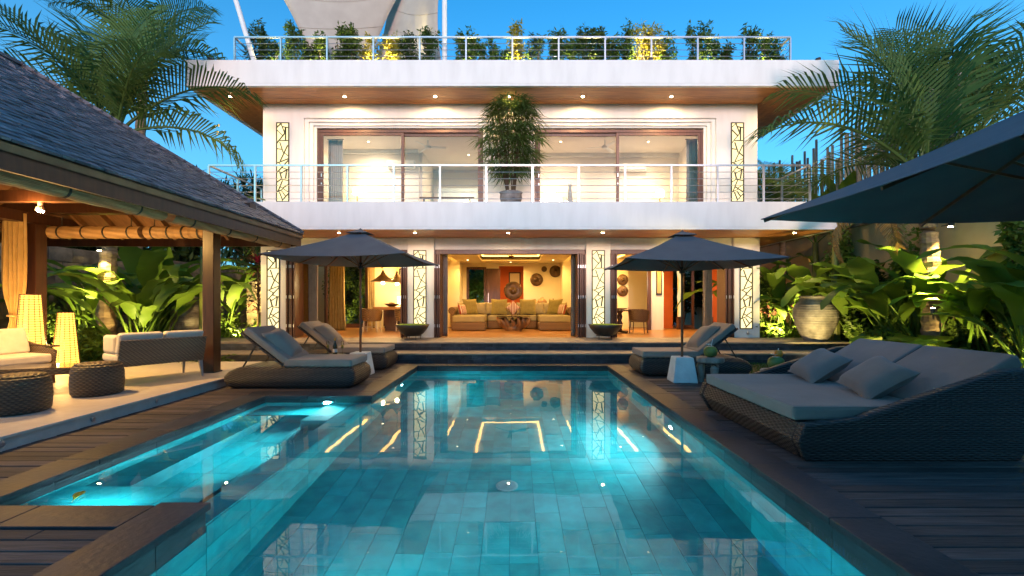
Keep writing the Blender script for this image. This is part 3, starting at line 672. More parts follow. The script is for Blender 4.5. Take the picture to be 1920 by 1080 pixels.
for p, q in ((A, P1_), (B, P2_), (C, P2_), (D, P1_), (P1_, P2_)): wb(MB().bar(V3(p, .045), V3(q, .045), .13, .05), 'ridge_cap', SHIN, pav)
# rolled blinds hang from the eaves
def blind(label, a, b, r, group='rolled bamboo blinds'):
    a, b = Vector(a), Vector(b); th = thing('rolled_bamboo_blind', label, 'blind', tuple((a + b) / 2), 0, group)
    m = (a + b) / 2; d = (b - a); n = 22; pts = [a - m + d * i / n for i in range(n + 1)]
    rr = [r * (1 + .05 * sin(i * 2.1)) for i in range(n + 1)]
    MB().tube(pts, rr, 14).build('bamboo_roll', BAMBOO, th, smooth=False)
    for f in (.12, .38, .62, .88): MB().tube([d * (f - .5) - d.normalized() * .012, d * (f - .5) + d.normalized() * .012], r * 1.08, 14).build('tie_cord', BLACK, th)
    for f in (.12, .88):
        p = d * (f - .5); MB().tube([p + Vector((0, 0, r * .9)), p + Vector((0, 0, r + .18))], .008, 6).build('hanging_cord', BLACK, th)
blind('rolled bamboo blind along the pool side eave nearest the camera', (-4.93, 2.7, 2.73), (-4.93, 6.35, 2.73), .095)
blind('rolled bamboo blind along the pool side eave at its far end', (-4.93, 6.5, 2.73), (-4.93, 9.85, 2.73), .095)
blind('rolled bamboo blind hanging at the back left of the pavilion beside the curtain', (-9.15, 8.99, 2.87), (-7.35, 8.99, 2.87), .12)
blind('rolled bamboo blind hanging at the back above the white loveseat', (-7.25, 8.99, 2.87), (-6.05, 8.99, 2.87), .12)
# pavilion spotlights: bright bare fittings on the tie beams
def pav_spot(label, loc, to, p):
    th = thing('beam_spotlight', label, 'spotlight', loc, 0, 'pavilion spotlights')
    MB().tube([(0, 0, .10), (0, 0, .02)], .035, 10).build('stem', STEEL, th)
    MB().lathe([(.05, .02), (.06, -.03), (.055, -.035)], 12).build('housing', STEEL, th)
    MB().lathe([(.045, -.036), (.03, -.055), (.004, -.06)], 10).build('bulb', emis('pavilion_bulb', (1, .75, .38), 160), th)
    o = spot('spot_beam', th, Vector(loc) + Vector((0, 0, -.08)), to, p, (1, .54, .15), 150)
    ld = bpy.data.lights.new('bulb_light', 'POINT'); ld.energy = p * .5; ld.color = (1, .54, .15); ld.shadow_soft_size = .05
    lo = bpy.data.objects.new('bulb_light', ld); COL.objects.link(lo); lo.parent = th; lo.location = (0, -.12, -.08)
pav_spot('blazing spotlight on the pavilion tie beam above the armchair', (-7.36, 7.07, 2.95), (-7.4, 8, 0), 125)
pav_spot('spotlight on the near pavilion tie beam at the left picture edge', (-7.0, 5.27, 2.95), (-7.2, 6, 0), 26)

# ------------------------------------------------------------------ pavilion furniture
RATTAN = weave('honey_rattan', (.34, .25, .17), (.26, .19, .12), (.06, .04, .025), bw=.03, bh=.022, bump=.8)
GREYRAT = weave('brown_rope_weave', (.17, .12, .075), (.12, .085, .055), (.02, .014, .01), bw=.045, bh=.026, bump=1)
OFFW = mat('cream_canvas', (.72, .66, .58), (.67, .61, .53), sc=12, rough=.85, bump=.06, bsc=90, sheen=.1)
GREYLEG = mat('grey_painted_metal', (.32, .33, .34), (.28, .29, .3), sc=9, rough=.4)
LAMPGLOW = emis('lantern_glow', (1, .43, .055), 1.7)
def pillow(w, h, t, n=12):
    m = MB()
    def f(sg):
        def g(u, v):
            a, b = u * 2 - 1, v * 2 - 1
            z = sg * t / 2 * ((1 - a ** 4) * (1 - b ** 4)) ** .6
            return (a * w / 2 * (1 - .09 * (1 - b * b)), b * h / 2 * (1 - .09 * (1 - a * a)), z)
        return g
    m.grid(f(1), n, n); m.grid(f(-1), n, n); nn = (n + 1) ** 2
    m.f = m.f[:n * n] + [tuple(reversed(q)) for q in m.f[n * n:]]
    return m
def put_pillow(name, m, parent, w, h, t, M):
    p = pillow(w, h, t); p.v = [tuple(M @ Vector(q)) for q in p.v]; o = p.build(name, m, parent, smooth=True); return o
def rot(loc, x=0, y=0, z=0): return Matrix.Translation(loc) @ Euler((R(x), R(y), R(z)), 'XYZ').to_matrix().to_4x4()
def seat_shell(th, w, d, zs, zb, zt, m, legm, cush=True):
    # seat faces -Y, back along +Y; w along X
    MB().box(-w / 2, -d / 2, zs - .05, w / 2, d / 2 - .08, zs).build('seat_frame', m, th, bevel=.01)
    MB().hexa([(-w / 2, d / 2 - .08, zs - .06), (w / 2, d / 2 - .08, zs - .06), (w / 2, d / 2 - .03, zs - .06), (-w / 2, d / 2 - .03, zs - .06)],
              [(-w / 2, d / 2 + .06, zt), (w / 2, d / 2 + .06, zt), (w / 2, d / 2 + .10, zt), (-w / 2, d / 2 + .10, zt)]).build('woven_back', m, th, bevel=.012)
    for sx in (-1, 1):
        if cush: MB().hexa([(sx * w / 2 - .02, -d / 2 + .05, zs - .05), (sx * w / 2 + .02, -d / 2 + .05, zs - .05), (sx * w / 2 + .02, d / 2 - .08, zs - .05), (sx * w / 2 - .02, d / 2 - .08, zs - .05)],
                  [(sx * w / 2 - .02, -d / 2 + .02, zb), (sx * w / 2 + .03, -d / 2 + .02, zb), (sx * w / 2 + .03, d / 2 + .02, zt - .04), (sx * w / 2 - .02, d / 2 + .02, zt - .04)]).build('arm_panel', m, th, bevel=.01)
        for y, l in ((-d / 2 + .06, -.04), (d / 2 - .08, .05)):
            MB().hexa([(sx * (w / 2 - .04) - .012 + sx * .02, y - .012 + l, 0), (sx * (w / 2 - .04) + .012 + sx * .02, y - .012 + l, 0), (sx * (w / 2 - .04) + .012 + sx * .02, y + .012 + l, 0), (sx * (w / 2 - .04) - .012 + sx * .02, y + .012 + l, 0)],
                      [(sx * (w / 2 - .04) - .03, y - .03, zs - .05), (sx * (w / 2 - .04) + .03, y - .03, zs - .05), (sx * (w / 2 - .04) + .03, y + .03, zs - .05), (sx * (w / 2 - .04) - .03, y + .03, zs - .05)]).build('leg', legm, th)
t_ = thing('loveseat', 'rattan loveseat with cream cushions seen from behind on the pavilion floor', 'sofa', (-6.33, 8.0, .142), R(-35) + PI * 1.0)
t_.rotation_euler = (0, 0, R(-122))
seat_shell(t_, 1.25, .8, .36, .62, .74, RATTAN, GREYLEG, False)
MB().box(-.60, -.40, .362, .60, .30, .50).build('seat_cushion', OFFW, t_, bevel=.045, seg=3)
MB().hexa([(-.61, .16, .50), (-.01, .16, .50), (-.01, .33, .50), (-.61, .33, .50)], [(-.61, .30, .86), (-.01, .30, .86), (-.01, .44, .84), (-.61, .44, .84)]).build('back_cushion', OFFW, t_, bevel=.04, seg=3)
MB().hexa([(.01, .16, .50), (.61, .16, .50), (.61, .33, .50), (.01, .33, .50)], [(.01, .30, .86), (.61, .30, .86), (.61, .44, .84), (.01, .44, .84)]).build('back_cushion', OFFW, t_, bevel=.04, seg=3)
t_ = thing('armchair', 'cream cushioned armchair with timber arms at the left picture edge', 'armchair', (-8.15, 7.35, .142), R(75))
seat_shell(t_, .8, .75, .34, .55, .74, RATTAN, REDWOOD)
MB().box(-.36, -.36, .342, .36, .28, .50).build('seat_cushion', OFFW, t_, bevel=.045, seg=3)
MB().hexa([(-.36, .14, .50), (.36, .14, .50), (.36, .30, .50), (-.36, .30, .50)], [(-.36, .28, .92), (.36, .28, .92), (.36, .42, .9), (-.36, .42, .9)]).build('back_cushion', OFFW, t_, bevel=.045, seg=3)
for sx in (-1, 1): MB().box(sx * .42 - .04, -.36, .60, sx * .42 + .04, .36, .63).build('arm_rest', REDWOOD, t_, bevel=.006)
def pouf(label, x, y, r, h):
    t_ = thing('woven_pouf', label, 'pouf', (x, y, .142), 0, 'woven rope poufs')
    MB().lathe([(r * .88, 0), (r * .97, .03), (r, h * .4), (r * .98, h * .75), (r * .93, h - .03), (r * .86, h)], 32).build('woven_body', GREYRAT, t_, smooth=True)
    MB().lathe([(r * .84, h + .001), (r * .80, h + .02), (r * .3, h + .028), (.01, h + .03)], 28).build('woven_top', GREYRAT, t_, smooth=True)
pouf('round woven rope pouf in front of the loveseat', -6.15, 6.72, .31, .44)
pouf('round woven rope pouf cut by the left picture edge', -6.13, 5.62, .31, .44)
t_ = thing('woven_coffee_table', 'low woven coffee table with glossy top between the poufs and the armchair', 'table', (-7.1, 6.95, .142), R(18))
MB().box(-.62, -.33, .28, .62, .33, .37).build('woven_apron', GREYRAT, t_, bevel=.01)
MB().box(-.60, -.31, .371, .60, .31, .382).build('glass_top', mat('dark_glass_top', (.03, .02, .015), (.03, .02, .015), rough=.08), t_)
for sx in (-1, 1):
    for sy in (-1, 1): MB().tube([(sx * .54, sy * .26, 0), (sx * .55, sy * .27, .28)], [.018, .03], 8).build('leg', DARKWOOD, t_)
def lantern(label, x, y, r0, r1, h, power):
    t_ = thing('woven_lantern', label, 'lamp', (x, y, .142), 0, 'glowing woven floor lanterns')
    MB().lathe([(r0 * .94, .03), (r1 * .94, h - .02)], 24).build('glowing_shade', LAMPGLOW, t_, smooth=True)
    nb = int(h / .045)
    for k in range(nb + 1):
        f = k / nb; r = r0 + (r1 - r0) * f
        MB().tube([(r * cos(a * PI / 12), r * sin(a * PI / 12), .02 + f * (h - .03)) for a in range(25)], .006, 5, caps=False).build('rattan_hoop', DARKWOOD, t_)
    for a in range(14):
        c, s_ = cos(a * PI / 7), sin(a * PI / 7); MB().tube([(r0 * 1.01 * c, r0 * 1.01 * s_, 0), (r1 * 1.01 * c, r1 * 1.01 * s_, h)], .005, 5).build('rattan_rib', DARKWOOD, t_)
    MB().lathe([(r0, 0), (r0 * 1.03, .015), (r0, .028)], 24).build('base_ring', DARKWOOD, t_)
    ld = bpy.data.lights.new('lantern_light', 'POINT'); ld.energy = power; ld.color = (1, .58, .18); ld.shadow_soft_size = .15
    lo = bpy.data.objects.new('lantern_light', ld); COL.objects.link(lo); lo.parent = t_; lo.location = (0, -r0 - .12, h * .45)
lantern('tall glowing woven lantern beside the pavilion curtain', -8.80, 8.28, .235, .14, 1.50, 45)
lantern('shorter glowing woven lantern behind the coffee table', -8.72, 8.85, .215, .12, 1.16, 34)
t_ = thing('candle_lantern', 'small glowing candle box on the armchair side table', 'lantern', (-8.45, 7.9, .142), R(10))
MB().box(-.22, -.22, .40, .22, .22, .43).build('table_top', REDWOOD, t_, bevel=.005)
for sx in (-1, 1):
    for sy in (-1, 1): MB().bar((sx * .19, sy * .19, 0), (sx * .19, sy * .19, .40), .03).build('table_leg', REDWOOD, t_)
MB().lathe([(.075, .432), (.08, .5), (.08, .68), (.075, .69)], 16).build('glass_cup', LAMPGLOW, t_)
# tied curtain at the rear pillar
CURT = mat('lamplit_cream_curtain', (.72, .50, .22), (.62, .42, .17), sc=6, rough=.9, trans=.45)  # lantern glow painted into the cream cloth as gold
def drape(label, cat_loc, w, h, folds, tie=None, m=None, group=None, amp=.045, name='curtain', ry=0, flare=0):
    t_ = thing(name, label, 'curtain', cat_loc, ry, group)
    def f(u, v):
        k = 1.0
        if tie: k = 1 - .62 * math.exp(-((v - tie) / .10) ** 2) - (.1 if v < tie else 0)
        k += flare * (1 - v) ** 2
        return ((u - .5) * w * k, amp * sin(u * folds * 2 * PI) * (.5 + .5 * k) + .01 * sin(v * 7 + u * 9), v * h)
    MB().sheet(f, folds * 8, 20, (0, .006, 0)).build('fabric', m or CURT, t_, smooth=True)
    MB().tube([(-w / 2 - .03, 0, h + .015), (w / 2 + .03, 0, h + .015)], .014, 8).build('curtain_rod', DARKWOOD, t_)
    if tie: MB().tube([(w * .21 * cos(a * PI / 8), (amp + .03) * sin(a * PI / 8), tie * h) for a in range(17)], .02, 6, caps=False).build('tie_back', m or CURT, t_)
    return t_
MB().box(.45, -.36, .502, .60, .14, .80).build('side_cushion', OFFW, bpy.data.objects['loveseat'], bevel=.045, seg=3)
drape('sheer yellow lit curtain tied at the waist beside the rear pavilion pillar', (-9.36, 8.52, .3), .46, 2.85, 5, tie=.33)
# ------------------------------------------------------------------ umbrellas
CANV = mat('slate_grey_canvas', (.11, .112, .125), (.092, .095, .108), sc=3, rough=.8, bump=.1, bsc=160)
POLE = mat('varnished_pole_timber', (.16, .06, .025), (.10, .036, .016), sc=4, rough=.35, st=(6, 6, .5))
WHST = mat('white_rendered_concrete', (.72, .72, .71), (.62, .62, .61), sc=5, rough=.8, bump=.25, bsc=18)
def umbrella(label, x, y, W_, rim, apex, rz, tilt=0, base=True, basesz=.45):
    t_ = thing('patio_umbrella', label, 'umbrella', (x, y, 0), rz, 'square grey patio umbrellas')
    h = W_ / 2; hh = apex - rim; vt = .88
    can = MB()
    for k in range(4):
        Mk = Matrix.Rotation(k * PI / 2, 4, 'Z')
        def f(u, v):
            r = (1 - v * vt) ; px = (u * 2 - 1) * h * r
            sag = .05 * (1 - (u * 2 - 1) ** 2) * (1 - v * vt) + .03 * sin(v * PI)
            return Mk @ Vector((px, -h * r + .02 * (1 - (2 * u - 1) ** 2) * r, rim + hh * (v * vt) - sag))
        can.sheet(f, 10, 8, (0, 0, -.006))
    can.build('canopy', CANV, t_)
    v2 = MB()
    for k in range(4):
        Mk = Matrix.Rotation(k * PI / 2, 4, 'Z')
        def f2(u, v):
            r = (1 - vt + .04) * (1 - v * .9); return Mk @ Vector(((u * 2 - 1) * h * r, -h * r, rim + hh * vt + .03 + hh * .14 * v))
        v2.sheet(f2, 3, 3, (0, 0, -.006))
    v2.build('vent_cap', CANV, t_)
    for k in range(8):
        a = k * PI / 4 + PI / 4; r = h * (math.sqrt(2) if k % 2 == 0 else 1) * .985
        e = Vector((r * cos(a), r * sin(a), rim - .025 - (.05 if k % 2 else 0))); rb = MB().bar((.04 * cos(a), .04 * sin(a), apex - .13), e, .018, .024).build('rib', POLE, t_)
        m_ = Vector((.04 * cos(a), .04 * sin(a), apex - .13)).lerp(e, .42); MB().bar((.05 * cos(a), .05 * sin(a), rim - .12), m_, .014, .018).build('strut', POLE, rb)
    MB().lathe([(.05, rim - .18), (.055, rim - .16), (.055, rim - .08), (.045, rim - .06)], 12).build('runner_hub', BLACK, t_)
    MB().lathe([(.015, apex), (.03, apex + .02), (.028, apex + .05), (.005, apex + .07)], 10).build('finial', POLE, t_)
    MB().tube([(0, 0, .3), (tilt * .5, 0, 1.2), (0, 0, apex)], [.024, .024, .022], 10).build('pole', POLE, t_)
    b = basesz / 2; b2 = b * .72
    MB().hexa([(-b, -b, .004), (b, -b, .004), (b, b, .004), (-b, b, .004)], [(-b2, -b2, .47), (b2, -b2, .47), (b2, b2, .47), (-b2, b2, .47)]).build('concrete_base', WHST, t_, bevel=.015)
    return t_
umbrella('slate grey square umbrella shading the two left loungers', -3.15, 9.33, 2.66, 2.36, 2.94, R(-3))
umbrella('slate grey square umbrella beside the single right lounger', 3.16, 8.56, 2.58, 2.215, 2.78, R(-3))
umbrella('large slate grey umbrella looming over the daybed at the right edge', 3.86, 2.90, 3.0, 2.31, 2.98, R(-2))

# ------------------------------------------------------------------ loungers
WICK = weave('charcoal_wicker', (.11, .085, .076), (.05, .04, .037), (.006, .005, .005), bw=.05, bh=.018, bump=1.0, rough=.36)
def hull(levels, rad=.1, seg=5):
    m = MB(); n = 0
    for (x0, x1, y0, y1, z) in levels:
        ring = []
        for cx, cy, a0 in ((x1 - rad, y1 - rad, 0), (x0 + rad, y1 - rad, 90), (x0 + rad, y0 + rad, 180), (x1 - rad, y0 + rad, 270)):
            for k in range(seg + 1):
                a = R(a0 + 90 * k / seg); ring.append((cx + rad * cos(a), cy + rad * sin(a), z))
        n = len(ring); m.v += ring
    for i in range(len(levels) - 1):
        for k in range(n): m.f.append((i * n + k, i * n + (k + 1) % n, (i + 1) * n + (k + 1) % n, (i + 1) * n + k))
    m.f.append(tuple(range(n - 1, -1, -1))); m.f.append(tuple((len(levels) - 1) * n + k for k in range(n)))
    return m
CUSH = mat('taupe_grey_canvas', (.26, .215, .19), (.225, .185, .165), sc=3, rough=.85, bump=.3, bsc=5, sheen=.15)
def pipe(par, x0, y0, x1, y1, z, i=.011):
    q = [(x0 + i, y0 + i, z - i), (x1 - i, y0 + i, z - i), (x1 - i, y1 - i, z - i), (x0 + i, y1 - i, z - i)]; m = MB()
    for p, r in zip(q, q[1:] + q[:1]): m.tube([p, r], .007, 6)
    m.build('piping', CUSH, par)
def lounger(label, x, y, flip):
    # feet towards +X (or -X when flipped), head end raised; origin at the near edge
    t_ = thing('sun_lounger', label, 'sun lounger', (x, y, 0), PI if flip else 0, 'wicker sun loungers')
    y0, y1 = -.5, .5
    hull([(-1.04, 1.0, y0 + .08, y1 - .08, 0), (-1.1, 1.08, y0 + .02, y1 - .02, .05), (-1.15, 1.13, y0, y1, .14), (-1.15, 1.13, y0, y1, .21), (-1.08, 1.11, y0 + .02, y1 - .02, .29), (-.96, 1.06, y0 + .06, y1 - .06, .35), (-.9, 1.03, y0 + .09, y1 - .09, .366)]).build('wicker_base', WICK, t_, smooth=True)
    o_s = MB().box(-.12, -.44, .37, 1.06, .44, .50).build('seat_cushion', CUSH, t_, bevel=.035, seg=3)
    pipe(o_s, -.12, -.44, 1.06, .44, .50)
    a = R(38); L_ = .92
    Mb = Matrix.Translation((-.13, 0, .385)) @ Matrix.Rotation(a, 4, 'Y')
    MB().box(-L_, -.44, .03, 0, .44, .15, Mb).build('back_cushion', CUSH, t_, bevel=.035, seg=3)
    MB().box(-L_ - .01, -.45, -.01, 0, .45, .026, Mb).build('back_frame', WICK, t_, bevel=.008)
    for sy in (-.36, .36): MB().bar(Mb @ Vector((-.62, sy, -.015)), (-.86, sy, .36), .022).build('support_strut', BLACK, t_)
    put_pillow('pillow', CUSH, t_, .70, .62, .30, Matrix.Translation((-.33, -.02, .73)) @ Matrix.Rotation(R(46), 4, 'Y') @ Matrix.Rotation(R(8), 4, 'Z'))
    return t_
lounger('near left wicker sun lounger with taupe cushions beside the spa', -3.87, 8.3, False)
lounger('far left wicker sun lounger under the umbrella near the steps', -3.90, 10.42, False)
lounger('single wicker sun lounger on the right deck behind the white block', 3.66, 9.62, True)
# double daybed
t_ = thing('double_daybed', 'large charcoal wicker double daybed on the right deck', 'daybed', (3.75, 5.35, 0))
prof = [(-1.02, 0), (-1.12, .2), (-1.06, .36), (-.55, .42), (.1, .64), (.8, .86), (1.06, .88), (1.2, .80), (1.22, .5), (1.0, 0)]
def slab(mb, prof, y0, y1, off=0):
    n = len(prof); mb.add([(x, y0 + (.06 if z < .02 and y0 < 0 else 0), z) for x, z in prof] + [(x, y1 - (.06 if z < .02 and y1 > 0 else 0), z) for x, z in prof], [tuple(range(n)), tuple(range(2 * n - 1, n - 1, -1))] + [(i + n, (i + 1) % n + n, (i + 1) % n, i) for i in range(n)])
    return mb
slab(MB(), prof, -1.15, -1.03).build('wicker_side', WICK, t_, bevel=.025, seg=3)
slab(MB(), prof, 1.03, 1.15).build('wicker_side', WICK, t_, bevel=.025, seg=3)
slab(MB(), [(-1.0, 0), (-1.11, .2), (-1.05, .355), (1.0, .355), (1.0, 0)], -1.028, 1.028).build('wicker_base', WICK, t_, bevel=.02)
slab(MB(), [(1.0, .36), (1.0, .76), (1.1, .80), (1.19, .76), (1.2, .5), (1.03, .36)], -1.028, 1.028).build('wicker_headboard', WICK, t_, bevel=.02)
pipe(MB().box(-1.08, -1.0, .36, .3, 1.0, .50).build('mattress', CUSH, t_, bevel=.035, seg=3), -1.08, -1.0, .3, 1.0, .50)
Mb = Matrix.Translation((.30, 0, .38)) @ Matrix.Rotation(R(-31), 4, 'Y')
for a, b in ((-1.0, -.012), (.012, 1.0)):
    MB().box(0, a, .0, .98, b, .14, Mb).build('back_cushion', CUSH, t_, bevel=.03, seg=3)
put_pillow('pillow', CUSH, t_, .56, .66, .24, Matrix.Translation((.16, -.42, .68)) @ Matrix.Rotation(R(-36), 4, 'Y') @ Matrix.Rotation(R(-14), 4, 'Z'))
put_pillow('pillow', CUSH, t_, .56, .66, .24, Matrix.Translation((.16, .50, .68)) @ Matrix.Rotation(R(-36), 4, 'Y') @ Matrix.Rotation(R(-10), 4, 'Z'))
# log stools, drinks
LOG = mat('weathered_log', (.34, .31, .27), (.16, .14, .12), sc=5, rough=.75, bump=.6, bsc=16, st=(1, 1, .4))
COCO = mat('green_coconut', (.16, .22, .04), (.10, .12, .03), sc=5, rough=.5, bump=.15)
FLESH = mat('coconut_flesh', (.62, .5, .36), (.5, .38, .24), sc=12, rough=.7)
def stool(label, x, y, h, w, z=0):
    t_ = thing('log_stool', label, 'stool', (x, y, z), .2, 'rough log side tables')
    r_ = random.Random(int(x * 77)); n = 18
    MB().lathe([(w * .47, h - .1), (w * .5, h - .08), (w * .5, h - .015), (w * .46, h)], n).build('log_top', LOG, t_, bevel=.01)
    for k in range(3):
        a = k * 2.1 + .4; px, py = cos(a) * w * .3, sin(a) * w * .3
        MB().tube([(px * 1.15, py * 1.15, 0), (px * 1.0, py, h * .3), (px * 1.1, py * 1.1, h * .6), (px * .95, py * .95, h - .09)], [.075, .06, .075, .065], 9).build('log_leg', LOG, t_)
    return t_
stool('rough log stool carrying a green coconut beside the white block', 3.66, 8.5, .47, .5)
stool('round log table with champagne between the left loungers', -3.66, 9.33, .42, .46)
stool('rough log stool hidden behind the daybed under the cocktail coconut', 4.1, 7.15, .44, .42)
def coconut(label, x, y, z, drink):
    t_ = thing('coconut_drink', label, 'coconut', (x, y, z))
    MB().lathe([(.05, 0), (.10, .03), (.125, .09), (.115, .15), (.08, .19), (.06, .195)], 18).build('husk', COCO, t_, smooth=True)
    MB().lathe([(.058, .196), (.052, .205), (.005, .206)], 14).build('cut_top', FLESH, t_)
    MB().tube([(.01, 0, .2), (.05, .02, .33)], .006, 6).build('straw', WHITEPAINT, t_)
    fl = MB(); 
    for k in range(5):
        a = k * 2 * PI / 5; fl.add([(-.03, 0, .22), (-.03 + .05 * cos(a - .4), .05 * sin(a - .4), .25), (-.03 + .06 * cos(a), .06 * sin(a), .24), (-.03 + .05 * cos(a + .4), .05 * sin(a + .4), .25)], [(0, 1, 2, 3)])
    fl.build('frangipani_flower', WHITEPAINT, t_)
    if drink: MB().lathe([(.045, .2), (.06, .23), (.06, .26), (.04, .30)], 14, c=(.04, 0, 0)).build('orange_garnish', mat('orange_fruit', (.75, .28, .03), (.6, .2, .02), sc=6, rough=.5), t_)
coconut('green coconut with flower and straw on the log stool', 3.66, 8.48, .471, False)
coconut('cut coconut cocktail with orange garnish behind the daybed', 4.1, 7.12, .442, True)
BOT = mat('dark_green_bottle_glass', (.006, .012, .006), (.006, .012, .006), rough=.1)
t_ = thing('champagne_bottle', 'dark champagne bottle between two flutes on the log table', 'bottle', (-3.66, 9.3, .421))
MB().lathe([(.04, 0), (.044, .01), (.044, .17), (.03, .22), (.016, .26), (.016, .32)], 16).build('body', BOT, t_, smooth=True)
MB().lathe([(.018, .29), (.019, .33), (.008, .345)], 12).build('foil_cap', mat('gold_foil', (.4, .27, .06), (.4, .27, .06), rough=.3, metal=.8), t_)
MB().lathe([(.0452, .05), (.0452, .12), (.0445, .121)], 16).build('label', OFFW, t_)
FLUTE = panemat('flute_glass', (.96, .96, .9)); WINE = mat('champagne', (.75, .55, .12), (.75, .55, .12), rough=.1)
for k, x in enumerate((-3.81, -3.51)):
    t_ = thing('champagne_flute', ['champagne flute to the left of the dark bottle', 'champagne flute to the right of the dark bottle'][k], 'glass', (x, 9.3, .421), 0, 'champagne flutes')
    MB().lathe([(.032, 0), (.006, .008), (.005, .11), (.022, .14), (.03, .22), (.026, .27)], 14).build('glass', FLUTE, t_, smooth=True)
    MB().lathe([(.002, .125), (.019, .142), (.026, .20), (.002, .201)], 12).build('champagne', WINE, t_, smooth=True)
# planter bowls and urns
IRON = mat('dark_bronze_bowl', (.05, .042, .035), (.035, .03, .025), sc=6, rough=.4, metal=.3)
MOSS = mat('bright_moss', (.22, .34, .02), (.12, .22, .015), sc=40, rough=.9, bump=.8, bsc=60)
for k, x in enumerate((-2.88, 2.58)):
    t_ = thing('planter_bowl', ['dark planter bowl with moss at the left centre pillar', 'dark planter bowl with moss at the right centre pillar'][k], 'planter', (x, 12.9, TZ), 0, 'moss filled planter bowls')
    MB().lathe([(.20, .10), (.30, .16), (.42, .31), (.475, .42), (.46, .42), (.40, .36), (.02, .36)], 30).build('bowl', IRON, t_, smooth=True)
    MB().lathe([(.40, .362), (.43, .40), (.36, .425), (.2, .435), (.01, .44)], 26).build('moss', MOSS, t_)
    for a in range(4): MB().tube([(.24 * cos(a * PI / 2 + .6), .24 * sin(a * PI / 2 + .6), 0), (.24 * cos(a * PI / 2 + .6), .24 * sin(a * PI / 2 + .6), .14)], .008, 6).build('stand_leg', BLACK, t_)
    MB().tube([(.25 * cos(a * PI / 10), .25 * sin(a * PI / 10), .105) for a in range(21)], .008, 6, caps=False).build('stand_ring', BLACK, t_)
URN = mat('ribbed_stone_urn', (.30, .28, .27), (.10, .092, .09), sc=3.2, rough=.6, bump=.2, lo=.3, hi=.62)
def urn(label, x, y, z, r, h):
    t_ = thing('stone_urn', label, 'urn', (x, y, z), 0, 'ribbed stone urns')
    base = [(.50, 0), (.56, .05), (.72, .18), (.90, .36), (1.0, .55), (.99, .68), (.90, .80), (.72, .90), (.66, .94), (.72, .97), (.74, 1.0), (.62, 1.0), (.58, .93), (.1, .90)]
    pr = []
    for (a, b), (c, d) in zip(base, base[1:]):
        n = max(1, int(abs(d - b) * 60))
        for k in range(n):
            f = k / n; zz = b + (d - b) * f; rr = a + (c - a) * f
            pr.append((r * (rr + (.018 * sin(zz * 2 * PI * 19) if .06 < zz < .9 else 0)), zz * h))
    pr.append((base[-1][0] * r, base[-1][1] * h))
    MB().lathe(pr, 36).build('ribbed_body', URN, t_, smooth=True)
urn('large ribbed stone urn on the right end of the terrace', 8.18, 12.35, TZ, .54, 1.22)
urn('ribbed stone urn half hidden behind the pavilion pillar', -9.0, 12.6, TZ, .42, 1.2)
# ------------------------------------------------------------------ living room
OLIVE = mat('olive_linen', (.30, .24, .055), (.25, .19, .04), sc=9, rough=.9, bump=.08, bsc=80)
OLIVE2 = mat('khaki_linen', (.36, .29, .13), (.31, .25, .10), sc=9, rough=.9, bump=.08, bsc=80)
WICKL = weave('light_wicker', (.40, .23, .09), (.30, .16, .06), (.08, .04, .015), bw=.05, bh=.03, bump=1)
ROOT = mat('gnarled_teak_root', (.36, .19, .065), (.15, .07, .025), sc=4, rough=.45, bump=.7, bsc=9)
GONG = mat('aged_bronze', (.15, .085, .03), (.07, .04, .018), sc=6, rough=.4, metal=.4, bump=.2)
TERRA = mat('glazed_ochre_pottery', (.42, .24, .08), (.28, .15, .05), sc=5, rough=.4)
stm, t = newmat('striped_cushion_fabric'); L = t.links.new
o_ = N(t, 'ShaderNodeOutputMaterial'); p_ = N(t, 'ShaderNodeBsdfPrincipled'); p_.inputs['Roughness'].default_value = .9; tc_ = N(t, 'ShaderNodeTexCoord'); wv = N(t, 'ShaderNodeTexWave'); wv.bands_direction = 'X'; wv.inputs['Scale'].default_value = 5
r_ = N(t, 'ShaderNodeValToRGB'); r_.color_ramp.interpolation = 'CONSTANT'; r_.color_ramp.elements[0].color = (.35, .06, .02, 1); r_.color_ramp.elements[1].position = .5; r_.color_ramp.elements[1].color = (.7, .6, .42, 1)
L(tc_.outputs['Object'], wv.inputs[0]); L(wv.outputs[0], r_.inputs[0]); L(r_.outputs[0], p_.inputs[0]); L(p_.outputs[0], o_.inputs[0])
t_ = thing('sectional_sofa', 'u shaped wicker sofa with olive cushions in the living room', 'sofa', (-.1, 17.6, TZ))
def sofabox(nm, m, x0, y0, z0, x1, y1, z1, bv=.03): MB().box(x0, y0, z0, x1, y1, z1).build(nm, m, t_, bevel=bv, seg=3)
for a, b in ((-2.2, -.95), (1.0, 2.2)):
    sofabox('wicker_base', WICKL, a, -.95, .02, b, 1.2, .30); sofabox('seat_cushion', OLIVE2, a + .02, -.93, .302, b - .02, .9, .55, .05)
sofabox('wicker_base', WICKL, -.94, .2, .02, .99, 1.2, .30); sofabox('seat_cushion', OLIVE2, -.93, .22, .302, .98, .9, .53, .05)
sofabox('wicker_back', WICKL, -2.2, .92, .31, 2.2, 1.2, .86, .05)
MB().tube([(-2.3, -.1, .72), (-2.3, 1.2, .72)], .14, 14).build('rolled_arm', WICKL, t_); sofabox('arm_panel', WICKL, -2.36, -.1, .02, -2.21, 1.2, .62)
MB().tube([(2.3, -.1, .72), (2.3, 1.2, .72)], .14, 14).build('rolled_arm', WICKL, t_); sofabox('arm_panel', WICKL, 2.21, -.1, .02, 2.36, 1.2, .62)
for x in (-1.9, -1.3, -.75, -.35, .5, 1.0, 1.55, 1.95): put_pillow('back_cushion', OLIVE2, t_, .62, .5, .2, rot((x, .82, .80), 72))
